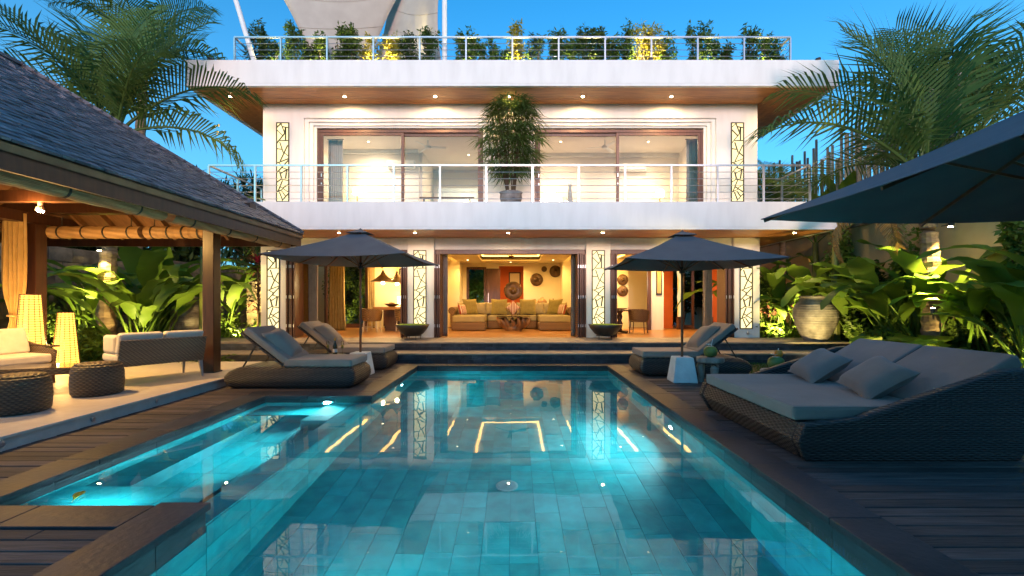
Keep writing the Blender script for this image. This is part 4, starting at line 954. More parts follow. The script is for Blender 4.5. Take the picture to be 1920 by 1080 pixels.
def throw(label, m, x, y, z, w, tilt, spin=0, rz=0):
    c_ = thing('throw_cushion', label, 'cushion', (x, y, z), R(rz), 'cushions on the wicker sofa'); put_pillow('cover', m, c_, w, w, .2, Euler((R(tilt), 0, 0)).to_matrix().to_4x4() @ Matrix.Rotation(R(spin), 4, 'Z'))
throw('big olive cushion left of the striped cushion on the sofa', OLIVE, -.60, 18.25, TZ + .86, .66, 74)
throw('big olive cushion right of the striped cushion on the sofa', OLIVE, .55, 18.25, TZ + .86, .66, 74)
throw('striped red and cream cushion standing on its corner mid sofa', stm, -.04, 17.95, TZ + .82, .42, 74, 45)
throw('olive cushion leaning in the left corner of the sofa', OLIVE, -1.72, 17.9, TZ + .87, .64, 74, 0, 35)
throw('olive cushion leaning in the right corner of the sofa', OLIVE, 1.6, 17.9, TZ + .87, .64, 74, 0, -35)
throw('striped cushion by the left arm of the sofa', stm, -2.0, 17.55, TZ + .76, .42, 74, 0, 60)
throw('striped cushion by the right arm of the sofa', stm, 1.85, 17.55, TZ + .76, .42, 74, 0, -60)
t_ = thing('root_coffee_table', 'gnarled teak root coffee table with glass top in front of the sofa', 'table', (-.02, 16.75, TZ))
rr_ = random.Random(4)
for k in range(16):
    a = k * 2 * PI / 16 + rr_.random() * .3; r1 = .5 + rr_.random() * .16; MB().tube([(.16 * cos(a), .12 * sin(a), .03), (.30 * cos(a), .22 * sin(a), .14), (r1 * .85 * cos(a + .15), r1 * .6 * sin(a + .15), .30), (r1 * cos(a), r1 * .7 * sin(a), .44 + rr_.random() * .06)], [.11, .10, .085, .05], 8).build('root', ROOT, t_, smooth=True)
MB().lathe([(.30, 0), (.34, .1), (.30, .3), (.1, .34)], 14).build('root_core', ROOT, t_)
MB().lathe([(.62, .515), (.62, .53), (.6, .535)], 32).build('glass_top', mat('smoked_glass_top', (.05, .03, .02), (.05, .03, .02), rough=.05), t_)
def gong(label, x, y, z, r, onwall=True):
    g_ = thing('bronze_gong', label, 'gong', (x, y, z), 0, 'round bronze gongs')
    Mx = Matrix.Rotation(R(90), 4, 'X')
    MB().lathe([(r, 0), (r, .03), (r * .93, .045), (r * .5, .05), (r * .32, .05), (r * .28, .09), (r * .12, .11), (.004, .112)], 28, M=Mx).build('disc', GONG, g_, smooth=True)
    MB().tube([(r * cos(a * PI / 14), -.015, r * sin(a * PI / 14)) for a in range(29)], .018, 6, caps=False).build('rim', GONG, g_)
    return g_
g_ = gong('large round gong on a stand behind the sofa', -.04, 19.3, 1.97, .38)
MB().bar((0, 0, -.37), (0, 0, -.62), .05).build('stand_post', DARKWOOD, g_); MB().box(-.22, -.1, -.66, .22, .1, -.62).build('stand_foot', DARKWOOD, g_)
gong('largest wall gong, lower left of the three on the yellow wall', 1.0, 20.29, 2.49, .27)
gong('smallest wall gong between the two larger ones on the yellow wall', 1.34, 20.29, 2.96, .11)
gong('upper right wall gong on the yellow wall', 1.84, 20.29, 2.86, .25)
gong('upper gong on the right room wall', 4.72 - .5, 17.7, 2.36, .2); gong('lower gong on the right room wall under the other', 4.22, 17.7, 1.92, .2)
wbox('gong_wall', CREAM, villa, 4.002, 17.72, TZ, 4.45, 17.92, 3.2)
t_ = thing('console_table', 'long dark console table behind the sofa against the rear wall', 'console', (.2, 19.6, TZ))
MB().box(-2.0, -.2, .86, 1.7, .2, .90).build('top', DARKWOOD, t_, bevel=.005)
for x in (-1.9, -.7, .5, 1.6): MB().box(x - .04, -.18, 0, x + .04, .18, .86).build('leg', DARKWOOD, t_)
def vase(label, x, r, h, m=TERRA):
    v_ = thing('pottery_jar', label, 'jar', (x, 19.58, TZ + .902), 0, 'jars on the console')
    MB().lathe([(r * .5, 0), (r * .95, h * .25), (r, h * .45), (r * .7, h * .72), (r * .3, h * .82), (r * .34, h), (r * .2, h)], 18).build('body', m, v_, smooth=True)
vase('squat ochre jar, left of the pair on the console', .93, .16, .24); vase('larger round ochre jar beside the squat one on the console', 1.2, .22, .36); vase('small dark figure jar at the right end of the console', 1.68, .10, .30, IRON)
# open rear door and the planting outside it
wb(MB().box(-2.12, IW - .03, TZ, -2.02, IW + .14, 3.05).box(-1.35, IW - .03, TZ, -1.25, IW + .14, 3.05).box(-2.02, IW - .03, 2.95, -1.35, IW + .14, 3.05), 'rear_door_frame', DARKWOOD, villa)
d_ = wbox('rear_door', DARKWOOD, villa, -1.24, IW - .08, TZ + .01, -.62, IW - .03, 2.98, bevel=.01)
wbox('door_handle', STEEL, d_, -1.16, IW - .11, 1.3, -1.13, IW - .081, 1.9)
t_ = thing('wall_mirror', 'framed mirror on the orange wall behind the gong', 'mirror', (.03, 22.99, 2.1))
MB().box(-.3, -.03, 0, .3, 0, .9).build('frame', DARKWOOD, t_, bevel=.01); MB().box(-.24, -.034, .06, .24, -.0305, .84).build('mirror_glass', mat('lit_mirror', (.8, .65, .4), (.8, .65, .4), rough=.1), t_)
def fan(label, x, y, z, r, m, rz=.4, n=3):
    f_ = thing('ceiling_fan', label, 'fan', (x, y, z), rz, 'ceiling fans')
    MB().tube([(0, 0, .05), (0, 0, .26)], .015, 8).build('down_rod', m, f_); MB().lathe([(.03, .06), (.10, .04), (.11, -.02), (.06, -.05)], 18).build('motor', m, f_)
    for k in range(n):
        a = k * 2 * PI / n; c, s_ = cos(a), sin(a); MB().hexa([(.08 * c - .05 * s_, .08 * s_ + .05 * c, -.01), (r * c - .07 * s_, r * s_ + .07 * c, -.03), (r * c + .06 * s_, r * s_ - .06 * c, .0), (.08 * c + .05 * s_, .08 * s_ - .05 * c, .01)], [(.08 * c - .05 * s_, .08 * s_ + .05 * c, 0), (r * c - .07 * s_, r * s_ + .07 * c, -.02), (r * c + .06 * s_, r * s_ - .06 * c, .01), (.08 * c + .05 * s_, .08 * s_ - .05 * c, .02)]).build('blade', m, f_)
fan('timber ceiling fan in the living room light well', -.1, 16.6, 3.13, .72, DARKWOOD)
# curtains
GREYC = mat('grey_drape', (.34, .31, .28), (.27, .25, .22), sc=6, rough=.9); GOLDC = mat('gold_drape', (.50, .38, .17), (.42, .31, .13), sc=6, rough=.9)
drape('grey curtain gathered at the right jamb of the living room', (1.92, 14.1, TZ), .32, 2.58, 6, m=GREYC, amp=.05)
drape('dark curtain gathered at the left jamb of the living room', (-2.14, 14.1, TZ), .16, 2.58, 3, m=GREYC, amp=.04)
drape('grey curtain at the left doors of the dining room', (-6.32, 14.3, TZ), .30, 2.58, 6, m=GREYC, amp=.05)
drape('gold curtain in the middle of the dining room side', (-6.62, 17.0, TZ), .55, 2.58, 6, m=GOLDC, amp=.06, flare=.25)
drape('gold curtain at the rear corner of the dining room', (-5.80, 18.45, TZ), .30, 2.58, 4, m=GOLDC, amp=.05)
drape('pale curtain gathered at the right end of the right room', (6.25, 14.7, TZ), .28, 2.58, 5, m=GREYC, amp=.05)
# ------------------------------------------------------------------ dining room
t_ = thing('dining_table', 'thick timber dining table under the pendant lamps', 'table', (-4.35, 16.9, TZ))
MB().box(-.75, -.5, .76, .95, .5, .88).build('slab_top', FLOORW, t_, bevel=.02); MB().box(-.35, -.3, 0, .05, .3, .76).build('pedestal', DARKWOOD, t_); MB().box(.4, -.3, 0, .8, .3, .76).build('pedestal', DARKWOOD, t_)
def tubchair(label, x, y, rz, m=WICKL, group='woven dining chairs'):
    c_ = thing('woven_chair', label, 'chair', (x, y, TZ), R(rz), group)
    def f(u, v):
        a = PI * (-.08 + 1.16 * u); r = .31 + .05 * v; z = .42 + v * (.40 - .12 * abs(2 * u - 1) ** 3); return (r * cos(a), r * .9 * sin(a) - .02, z)
    MB().sheet(f, 18, 5, (0, .0, -.02)).build('woven_back', m, c_, smooth=True); MB().lathe([(.28, .38), (.31, .40), (.31, .46), (.28, .47)], 20).build('seat', m, c_)
    for sx in (-1, 1):
        for sy in (-1, 1): MB().tube([(sx * .25, sy * .22, 0), (sx * .22, sy * .2, .39)], .016, 7).build('leg', OFFW if m is WICKL else DARKWOOD, c_)
    for sx in (-1, 1): MB().tube([(sx * .24, -.21, .12), (sx * .24, .21, .12)], .01, 6).build('stretcher', OFFW if m is WICKL else DARKWOOD, c_)
tubchair('woven dining chair with its back to the pool', -5.0, 16.0, 180); tubchair('woven dining chair at the left end of the dining table', -5.45, 17.0, 90); tubchair('woven dining chair partly hidden by the planter bowl', -3.85, 16.0, 180)
def pendant(label, x, y, z):
    p_ = thing('pendant_lamp', label, 'lamp', (x, y, z), 0, 'cone pendant lamps')
    MB().lathe([(.46, 0), (.44, .02), (.25, .13), (.10, .27), (.03, .42), (.02, .45)], 26).build('woven_shade', GONG, p_, smooth=True); MB().tube([(0, 0, .45), (0, 0, 3.2 - z)], .006, 6).build('cord', BLACK, p_)
    MB().lathe([(.05, -.02), (.06, -.06), (.03, -.1)], 12).build('bulb', BULB, p_)
    ld = bpy.data.lights.new('pendant_light', 'POINT'); ld.energy = 14; ld.color = (1, .66, .28); ld.shadow_soft_size = .06; lo = bpy.data.objects.new('pendant_light', ld); COL.objects.link(lo); lo.parent = p_; lo.location = (0, 0, -.14)
pendant('left cone pendant lamp over the dining table', -4.9, 17.0, 2.26); pendant('right cone pendant lamp over the dining table', -4.45, 17.3, 2.24)
t_ = thing('wall_art', 'dark leafy picture on the dining room wall', 'picture', (-4.35, 18.59, 2.3)); MB().box(-.35, -.02, 0, .4, 0, .55).build('frame', BLACK, t_); MB().box(-.31, -.024, .04, .36, -.0205, .51).build('print', mat('leafy_print', (.5, .52, .42), (.05, .08, .05), sc=9, rough=.6, lo=.45, hi=.55), t_)
t_ = thing('side_lamp', 'glowing square lamp on the dining sideboard', 'lamp', (-4.5, 18.3, 1.3)); MB().box(-.16, -.12, .1, .16, .12, .42).build('shade', emis('sideboard_lamp_glow', (1, .72, .3), 4), t_); MB().lathe([(.1, 0), (.1, .02), (.02, .03), (.02, .1)], 12).build('foot', DARKWOOD, t_)
t_ = thing('sideboard', 'low timber sideboard against the dining room wall', 'sideboard', (-4.3, 18.3, TZ)); MB().box(-.9, -.22, .1, .9, .22, .855).build('cabinet', DARKWOOD, t_, bevel=.01); MB().box(-.86, -.2, 0, .86, .2, .1).build('plinth', BLACK, t_)
t_ = thing('fruit_bowl', 'dark bowl of fruit on the dining table', 'bowl', (-4.5, 16.75, TZ + .882)); MB().lathe([(.1, 0), (.22, .06), (.28, .11), (.24, .11), (.05, .05)], 20).build('bowl', DARKWOOD, t_, smooth=True); MB().lathe([(.02, .06), (.12, .08), (.1, .15), (.02, .17)], 12).build('fruit', TERRA, t_)
# ------------------------------------------------------------------ right room
t_ = thing('pedestal_table', 'round table on a turned pedestal in the right room', 'table', (3.62, 15.6, TZ)); MB().lathe([(.45, .74), (.48, .75), (.48, .78), (.45, .79)], 30).build('top', DARKWOOD, t_); MB().lathe([(.12, .02), (.07, .15), (.11, .32), (.06, .42), (.10, .55), (.06, .66), (.14, .74)], 16).build('pedestal', DARKWOOD, t_, smooth=True)
for a in range(4): MB().bar((0, 0, .05), (.36 * cos(a * PI / 2 + .5), .36 * sin(a * PI / 2 + .5), .03), .07, .06).build('foot', DARKWOOD, t_)
t_ = thing('shallow_dish', 'shallow dark dish on the round pedestal table', 'dish', (3.62, 15.6, TZ + .792)); MB().lathe([(.1, 0), (.24, .03), (.27, .05), (.24, .045), (.02, .02)], 22).build('dish', DARKWOOD, t_)
TUB = weave('brown_wicker', (.26, .14, .06), (.19, .10, .04), (.05, .025, .01), bw=.05, bh=.03, bump=1)
tubchair('brown wicker tub chair to the right of the pedestal table', 4.2, 15.35, 150, TUB, 'wicker tub chairs'); tubchair('brown wicker tub chair cut off by the pillar', 3.05, 15.8, 230, TUB, 'wicker tub chairs')
t_ = thing('wavy_wall_lamp', 'tall wavy lit sculpture beside the orange wall', 'sculpture', (6.38, 17.5, TZ + .5))
MB().sheet(lambda u, v: ((u - .5) * .12 + .05 * sin(v * 14), .02 * cos(v * 9), v * 2.2), 3, 40, (0, .02, 0)).build('ribbon', emis('wavy_lamp_glow', (1, .7, .3), .45), t_, smooth=True)
MB().box(-.1, -.12, -.5, .12, .12, -.02).build('stand', DARKWOOD, t_)
# ------------------------------------------------------------------ bedrooms upstairs
for k, (x, y) in enumerate(((-4.05, 16.49), (4.35, 16.89))):
    t_ = thing('air_conditioner', ['white air conditioner on the left bedroom wall', 'white air conditioner on the right bedroom wall'][k], 'air conditioner', (x, y, 6.3), 0, 'wall air conditioners')
    MB().box(-.5, -.22, 0, .5, -.002, .28).build('case', WHITEPAINT, t_, bevel=.03); MB().box(-.46, -.225, .02, .46, -.2205, .07).build('vent', GREYLEG, t_)
fan('pale ceiling fan in the left bedroom', -2.9, 15.3, 6.7, .62, WHITEPAINT, .1); fan('pale ceiling fan in the right bedroom', 3.05, 15.3, 6.7, .62, WHITEPAINT, .9)
SHADE = emis('bedside_shade_glow', (1, .68, .28), 9)
for k, (x, y, lab) in enumerate(((-5.55, 16.1, 'yellow bedside lamp at the left of the left bedroom'), (5.25, 16.4, 'yellow bedside lamp in the right bedroom'), (-1.9, 18.2, 'bright lamp at the rear of the left bedroom'), (1.35, 16.5, 'bright lamp at the left of the right bedroom'))):
    t_ = thing('bedside_lamp', lab, 'lamp', (x, y, 4.95), 0, 'bedside lamps'); MB().lathe([(.17, .35), (.13, .58)], 18).build('shade', SHADE, t_); MB().lathe([(.08, 0), (.09, .05), (.03, .1), (.02, .36)], 12).build('stem', TERRA, t_)
    n_ = thing('nightstand', ['low nightstand under the ' + lab][0], 'nightstand', (x, y, 4.128), 0, 'nightstands'); MB().box(-.28, -.25, .1, .28, .2, .818).build('cabinet', OFFW, n_, bevel=.01); MB().box(-.25, -.2, 0, .25, .18, .1).build('plinth', DARKWOOD, n_)
for k, (x, y) in enumerate(((-4.5, 15.6), (4.0, 16.0))):
    t_ = thing('bed', ['white bed in the left bedroom behind the railing', 'white bed in the right bedroom behind the railing'][k], 'bed', (x, y, 4.128), 0, 'bedroom beds'); MB().box(-.9, -1.0, .15, .9, .8, .35).build('bed_frame', DARKWOOD, t_); MB().box(-.88, -.98, .351, .88, .74, .62).build('mattress', WHITEPAINT, t_, bevel=.06, seg=3)
    MB().box(-1.3, .81, .1, 1.3, .87, 1.0).build('headboard', OFFW, t_, bevel=.01)
    for xx in (-.42, .42): put_pillow('pillow', WHITEPAINT, t_, .7, .45, .22, rot((xx, .5, .78), 30))
t_ = thing('bench_rail', 'dark low rail back of a bench behind the left bedroom glass', 'bench', (-2.2, 14.9, 4.128)); MB().bar((-.9, 0, .78), (.9, 0, .78), .05).build('top_rail', DARKWOOD, t_); MB().bar((-.9, 0, .55), (.9, 0, .55), .04).build('lower_rail', DARKWOOD, t_)
for x in (-.75, .75): MB().bar((x, 0, 0), (x, 0, .755), .05).build('leg', DARKWOOD, t_)
MB().box(-.9, .03, .40, .9, .45, .45).build('seat', DARKWOOD, t_)
drape('pale curtain drawn aside in the right bedroom', (5.7, 14.4, 4.13), .5, 2.5, 7, m=mat('cream_drape', (.62, .56, .48), (.54, .48, .4), sc=5, rough=.9)); drape('pale curtain drawn aside in the left bedroom', (-5.65, 14.4, 4.13), .45, 2.5, 7, m=bpy.data.materials['cream_drape'])
t_ = thing('tall_vase', 'two tone tall vase in the right bedroom', 'vase', (1.95, 15.9, 4.128)); MB().lathe([(.10, 0), (.14, .3), (.10, .9), (.05, 1.4), (.06, 1.5)], 18).build('body', GREYLEG, t_, smooth=True); MB().lathe([(.141, .6), (.12, .75), (.118, .76)], 18).build('dark_band', BLACK, t_)
wbox('cornice', PLASTER, villa, -6.3, 16.40, 6.86, -3.46, 16.498, 6.998); wbox('cornice', PLASTER, villa, -.09, 16.80, 6.86, 6.1, 16.898, 6.998)
# ------------------------------------------------------------------ roof terrace: shade sails and masts
SAIL = mat('tan_sail_cloth', (.64, .58, .50), (.56, .50, .43), sc=2, rough=.85, bump=.05, bsc=60, trans=.25)
def mast(label, a, b, r=.075):
    t_ = thing('sail_mast', label, 'mast', a, 0, 'white sail masts'); d = Vector(b) - Vector(a)
    MB().tube([(0, 0, 0), d], [r, r * .9], 12).build('tube', WHITEPAINT, t_); MB().lathe([(r * 2, 0), (r * 2, .03), (r * 1.2, .04)], 14).build('base_plate', STEEL, t_)
mast('white mast leaning at the left end of the roof terrace', (-7.5, 13.4, 8.06), (-8.6, 13.5, 11.6)); mast('white mast in the middle of the roof terrace', (-2.05, 13.4, 8.06), (-2.05, 13.4, 11.6))
def sail(label, a, b, c, d, cv=.10):
    a, b, c, d = [Vector(p) for p in (a, b, c, d)]; o = (a + b + c + d) / 4; t_ = thing('shade_sail', label, 'sail', tuple(o), 0, 'tan shade sails')
    def f(u, v):
        u2 = .5 + (u - .5) * (1 - cv * 2.2 * sin(v * PI)); v2 = .5 + (v - .5) * (1 - cv * 1.5 * sin(u * PI)); return a.lerp(b, u2).lerp(d.lerp(c, u2), v2) - o - Vector((0, 0, .15 * sin(u * PI) * sin(v * PI)))
    MB().sheet(f, 14, 14, (0, .008, 0)).build('cloth', SAIL, t_, smooth=True)
    for vv in (.2, .4, .6, .8): MB().tube([Vector(f(i / 14, vv)) + Vector((0, -.006, 0)) for i in range(15)], .010, 5).build('seam', SAIL, t_)
    for p in (a, b, c, d): MB().tube([p - o, p - o + (p - o).normalized() * .25], .008, 6).build('corner_cord', STEEL, t_)
pA = lambda x, y, Y: at(x, y, Y)
sail('wide tan shade sail at the left of the roof terrace', pA(410, -130, 13.6), pA(850, -130, 15.2), pA(662, 170, 15.0), pA(618, 170, 13.9)); sail('second tan shade sail behind the wide one beside the middle mast', pA(735, -70, 15.6), pA(826, -60, 14.2), pA(834, 150, 14.4), pA(700, 130, 15.8), .07)
# ------------------------------------------------------------------ planting
def leafmat(name, c1, c2, tr=.3, rough=.5, rnd=.25): return mat(name, c1, c2, sc=2.5, rough=rough, rnd=rnd, trans=tr, spec=.3)
PALM = leafmat('palm_green', (.075, .14, .036), (.11, .18, .042), tr=.4); BANANA = leafmat('banana_leaf', (.07, .14, .018), (.11, .19, .02)); HELI = leafmat('heliconia_leaf', (.085, .17, .02), (.13, .22, .028), tr=.4)
EAR = leafmat('elephant_ear_leaf', (.14, .25, .02), (.20, .30, .03), tr=.4); FINE = leafmat('fine_foliage', (.06, .12, .018), (.10, .16, .022), rnd=.4); DRY = leafmat('dry_frond', (.28, .17, .05), (.2, .12, .035)); CORD = leafmat('cordyline_leaf', (.10, .03, .025), (.05, .03, .02)); PINK = leafmat('pink_bract', (.5, .04, .10), (.4, .03, .08)); YEL = leafmat('lit_and_yellow_leaf', (.32, .30, .03), (.42, .34, .04)); PAND = leafmat('pandanus_leaf', (.035, .075, .025), (.05, .10, .03))  # YEL: lamp yellow painted on roof bamboo, own colour of the floating leaf
BARK = mat('palm_bark', (.26, .19, .12), (.12, .08, .05), sc=5, rough=.85, bump=.6, bsc=10, st=(1, 1, 3)); STEM = mat('green_stem', (.13, .16, .04), (.10, .12, .03), sc=5, rough=.5); TWIG = mat('brown_twig', (.10, .07, .04), (.08, .05, .03), rough=.8)
rp_ = random.Random(21)
def blade_mesh(name, L_, W_, pet, a0, curl, m, fold=.22, prof=None, n=12, wave=.02, seed=0, rib=True):
    # a leaf on a stalk: grows in the +Y direction, starting at angle a0 from the horizontal and curling down
    r = random.Random(seed); mb = MB(); p = Vector((0, 0, 0)); a = a0; pts = []
    np_ = 5; 
    for k in range(np_): pts.append((p.copy(), a)); p += Vector((0, cos(a), sin(a))) * pet / np_; a -= curl * .25 / np_
    if pet > .05: mb.tube([q for q, _ in pts] + [p], [.022 * (1 - .08 * i) for i in range(np_)] + [.012], 6)
    rows = []; ph = r.random() * 6
    for k in range(n + 1):
        t = k / n; w = (prof(t) if prof else sin(PI * min(1, t * .93 + .04)) ** .75 * (1 - .25 * t)) * W_ / 2 * (1 - (.35 * r.random() if r.random() < .3 and W_ > .25 else .04 * r.random()))
        up = Vector((0, -sin(a), cos(a))); z = wave * sin(t * 17 + ph)
        rows.append((p + Vector((-w, 0, 0)) + up * (fold * w + z), p.copy(), p + Vector((w, 0, 0)) + up * (fold * w - z)))
        p += Vector((0, cos(a), sin(a))) * L_ / n; a -= curl / n
    b = len(mb.v)
    for row in rows: mb.v += [tuple(q) for q in row]
    for k in range(n):
        for j in range(2): mb.f.append((b + k * 3 + j, b + k * 3 + j + 1, b + (k + 1) * 3 + j + 1, b + (k + 1) * 3 + j))
    return mb.mesh(name, m, True)
ear = lambda t: (1 - t) ** .55 * (.55 + .9 * min(1, t * 4)) if t < 1 else 0
LV = {'heli': [blade_mesh('heliconia_leaf', 1.0, .30, .9, R(80), R(70), HELI, seed=i) for i in range(3)] + [blade_mesh('heliconia_leaf', 1.15, .32, 1.0, R(84), R(110), HELI, seed=7)],
      'banana': [blade_mesh('banana_leaf', 1.9, .55, .35, R(80), R(c), BANANA, fold=.15, seed=i) for i, c in enumerate((40, 75, 110))],
      'ear': [blade_mesh('elephant_ear_leaf', .55, .46, .55, R(72), R(120), EAR, fold=-.06, prof=ear, seed=i) for i in range(2)] + [blade_mesh('elephant_ear_leaf', .5, .42, .4, R(60), R(80), EAR, fold=-.05, prof=ear, seed=5)],
      'strap': [blade_mesh('strap_leaf', .55, .05, .02, R(70), R(c), FINE, n=7, seed=i) for i, c in enumerate((60, 100, 130))],
      'cord': [blade_mesh('cordyline_leaf', .48, .085, .05, R(58), R(c), CORD, n=7, seed=i) for i, c in enumerate((50, 90))],
      'pink': [blade_mesh('pink_leaf', .34, .08, .04, R(70), R(50), PINK, n=6)]}
def rosette(name, label, cat, loc, kind, n, sc, spread=.1, z=0, group=None, up=0, part='leaf', az0=None, rz=0, tiltmax=16):
    t_ = thing(name, label, cat, loc, rz, group); r = random.Random(int(abs(loc[0] * 131 + loc[1] * 57)))
    for k in range(n):
        me = r.choice(LV[kind]); az = k * 2.399 + r.random() * .5; s_ = sc * r.uniform(.72, 1.12)
        mesh_obj(part, me, t_, (r.uniform(-spread, spread), r.uniform(-spread, spread), z + up * k / n), (R(r.uniform(-tiltmax, tiltmax)), R(r.uniform(-12, 12)), az), s_)
    return t_
def frond_mesh(name, L_, nl, ll, a0, curl, m, seed=0, droop=.5, vee=.35):
    r = random.Random(seed); mb = MB(); n = 16; p = Vector((0, 0, 0)); a = a0; pts = []; angs = []
    for k in range(n + 1): pts.append(p.copy()); angs.append(a); p += Vector((0, cos(a), sin(a))) * L_ / n; a -= curl / n * (.5 + k / n)
    mb.tube(pts, [.03 * (1 - .85 * k / n) for k in range(n + 1)], 6)
    for k in range(nl):
        t = .14 + .85 * k / nl; f = t * n; i = min(n - 1, int(f)); q = pts[i].lerp(pts[i + 1], f - i); a = angs[i]
        fw = Vector((0, cos(a), sin(a))); up = Vector((0, -sin(a), cos(a)))
        l = ll * (.35 + 1.0 * sin(PI * min(1, t * .86 + .12))) * r.uniform(.88, 1.08)
        for sx in (-1, 1):
            side = Vector((sx, 0, 0)); d1 = (side * .85 + fw * (.45 + .6 * t) + up * vee * r.uniform(.6, 1.3)).normalized(); w = .017 + .009 * (1 - t)
            e1 = q + d1 * l * .5; d2 = (d1 + Vector((0, 0, -droop * r.uniform(.6, 1.5)))).normalized(); e2 = e1 + d2 * l * .5; wv_ = fw * w
            mb.add([q - wv_ * .6, q + wv_ * .6, e1 + wv_, e1 - wv_, e2], [(0, 1, 2, 3), (3, 2, 4)])
    return mb.mesh(name, m)
FR = [frond_mesh('palm_frond', 2.6, 40, .82, R(62), R(c), PALM, i, d) for i, (c, d) in enumerate(((45, .4), (80, .7), (110, .9)))]; FRD = [frond_mesh('dry_frond', 2.3, 55, .5, R(40), R(120), DRY, 9, 1.1)]
def palm(label, base, top, fr, rad=.17, fs=1.25):
    t_ = thing('coconut_palm', label, 'palm tree', base); top = Vector(top) - Vector(base); n = 40; pts = []; rr = []
    for k in range(n + 1):
        f = k / n; pts.append(Vector((top.x * f * f, top.y * f * f, top.z * f))); rr.append(rad * (1.25 - .5 * f) * (1.09 if k % 2 else .95))
    MB().tube(pts, rr, 12).build('trunk', BARK, t_)
    r = random.Random(len(label))
    for (az, tilt, s_, kind) in fr:
        me = FRD[0] if kind == 'd' else FR[kind]; mesh_obj('frond', me, t_, top, (R(tilt), R(r.uniform(-15, 15)), R(az)), s_ * fs)
    return t_
# az 0 grows away from the camera, 90 to the left, -90 to the right, 180 towards the camera
palm('leaning coconut palm with uplit trunk behind the pavilion', (-10.05, 11.2, -.05), (-9.95, 11.4, 5.7), [(100, 2, 1.2, 0), (65, 14, 1.2, 0), (25, 16, 1.2, 0), (-35, 14, 1.2, 0), (-70, 8, 1.15, 0), (-92, -16, 1.15, 1), (118, -14, 1.1, 1), (-125, -10, 1.0, 1), (78, -34, 1.0, 2), (-75, -36, 1.0, 2), (160, 4, .9, 1), (-5, 30, 1.2, 0)])
palm('tall coconut palm with uplit trunk on the right beside the daybed', (8.85, 9.6, -.05), (8.75, 9.7, 4.1), [(-12, 22, 1.35, 0), (40, 24, 1.25, 0), (75, 10, 1.2, 1), (92, -18, 1.2, 1), (-60, 20, 1.3, 0), (-88, 4, 1.2, 0), (-115, -8, 1.0, 1), (58, -46, .9, 'd'), (105, -50, .8, 'd'), (-40, -10, 1.1, 1), (20, -20, 1.0, 2)])
palm('darker coconut palm further back at the right picture edge', (11.8, 11.5, -.05), (11.6, 11.5, 5.6), [(a, t, 1.1, k) for a, t, k in ((0, 12, 0), (45, 5, 0), (90, -5, 1), (135, -10, 1), (180, 5, 1), (-45, 5, 0), (-90, -8, 1), (-135, 0, 1), (70, 14, 0), (110, 12, 0), (20, -25, 2))])
palm('young low palm arching between the villa and the right wall', (8.6, 14.6, -.05), (8.5, 14.4, 4.3), [(80, 0, 1.0, 1), (105, -8, 1.0, 1), (50, 10, .9, 0), (-30, 8, .9, 0), (-80, -6, 1.0, 1), (150, -6, .8, 2), (10, 14, .9, 0)], rad=.1, fs=1.0)
palm('second coconut palm rising behind the first on the left', (-12.9, 15.5, -.05), (-12.6, 15.5, 9.7), [(a, t, 1.0, k) for a, t, k in ((0, 15, 0), (50, 8, 0), (100, -2, 1), (150, -5, 1), (-150, 0, 1), (-100, -5, 1), (-50, 6, 0), (25, -15, 1), (-25, -20, 2), (75, -30, 2), (-75, -28, 2))])
# left garden
G = 'tropical plants in the left garden'
for k, (x, y, n, s_, lab) in enumerate(((-9.2, 11.2, 9, 1.25, 'tall heliconia clump just right of the uplit palm trunk'), (-9.55, 11.7, 9, 1.3, 'heliconia clump arching over the white loveseat'), (-11.0, 11.6, 9, 1.35, 'heliconia clump left of the uplit palm trunk'), (-9.9, 12.4, 10, 1.6, 'tallest heliconia clump in front of the left stone wall'), (-11.8, 12.6, 9, 1.5, 'heliconia clump in the far left corner behind the lanterns'), (-9.3, 14.6, 8, 1.45, 'heliconia clump behind the left stone urn'), (-10.6, 13.6, 9, 1.7, 'heliconia clump against the left boundary wall'))):
    rosette('heliconia', lab, 'plant', (x, y, -.05), 'heli', n + 6, s_ * 1.22, .28, group=G)
for k, (x, y, s_, lab) in enumerate(((-9.4, 10.75, .7, 'low broad leaved plant behind the shorter lantern'), (-8.75, 10.75, .75, 'low broad leaved plant behind the loveseat cushions'))): rosette('elephant_ear', lab, 'plant', (x, y, -.05), 'ear', 9, s_, .15, group=G)
for k in range(7): rosette('strap_leaf_plant', '%s grassy green clump from the left in the lit bed beside the left pillar' % ORD[k], 'plant', (-9.35 + k * .27, 13.75 + .4 * (k % 2), .34), 'strap', 26, 1.15, .10, group='lit grassy clumps by the left pillar')
for k, x in enumerate((-10.4, -9.8, -7.6, -7.1)): rosette('strap_leaf_plant', ['grassy clump left of the short lantern', 'grassy clump right of the short lantern', 'grassy clump behind the right end of the loveseat', 'grassy clump left of the pavilion pillar foot'][k], 'plant', (x, 10.6, -.05), 'strap', 24, 1.3, .1, group='grassy clumps behind the pavilion')
t_ = thing('cordyline', 'dark red cordyline with pink crown beside the left villa pillar', 'plant', (-7.95, 14.1, .3)); MB().tube([(0, 0, 0), (.03, 0, 1.2), (0, .02, 2.4)], [.04, .035, .025], 8).build('stem', TWIG, t_)
for k in range(46): f = k / 46; mesh_obj('leaf', LV['cord'][k % 2], t_, (.02, 0, .75 + 1.6 * f), (R(rp_.uniform(-20, 10)), 0, k * 2.4), rp_.uniform(.8, 1.1))
for k in range(10): mesh_obj('crown_leaf', LV['pink'][0], t_, (0, 0, 2.38), (R(rp_.uniform(-10, 15)), 0, k * 2.4), 1)
t_ = thing('banana_plant', 'bright yellow green banana plant rising behind the pavilion roof', 'plant', (-8.3, 12.2, -.05)); MB().tube([(0, 0, 0), (0, 0, 3.6)], [.14, .09], 10).build('stem', STEM, t_)
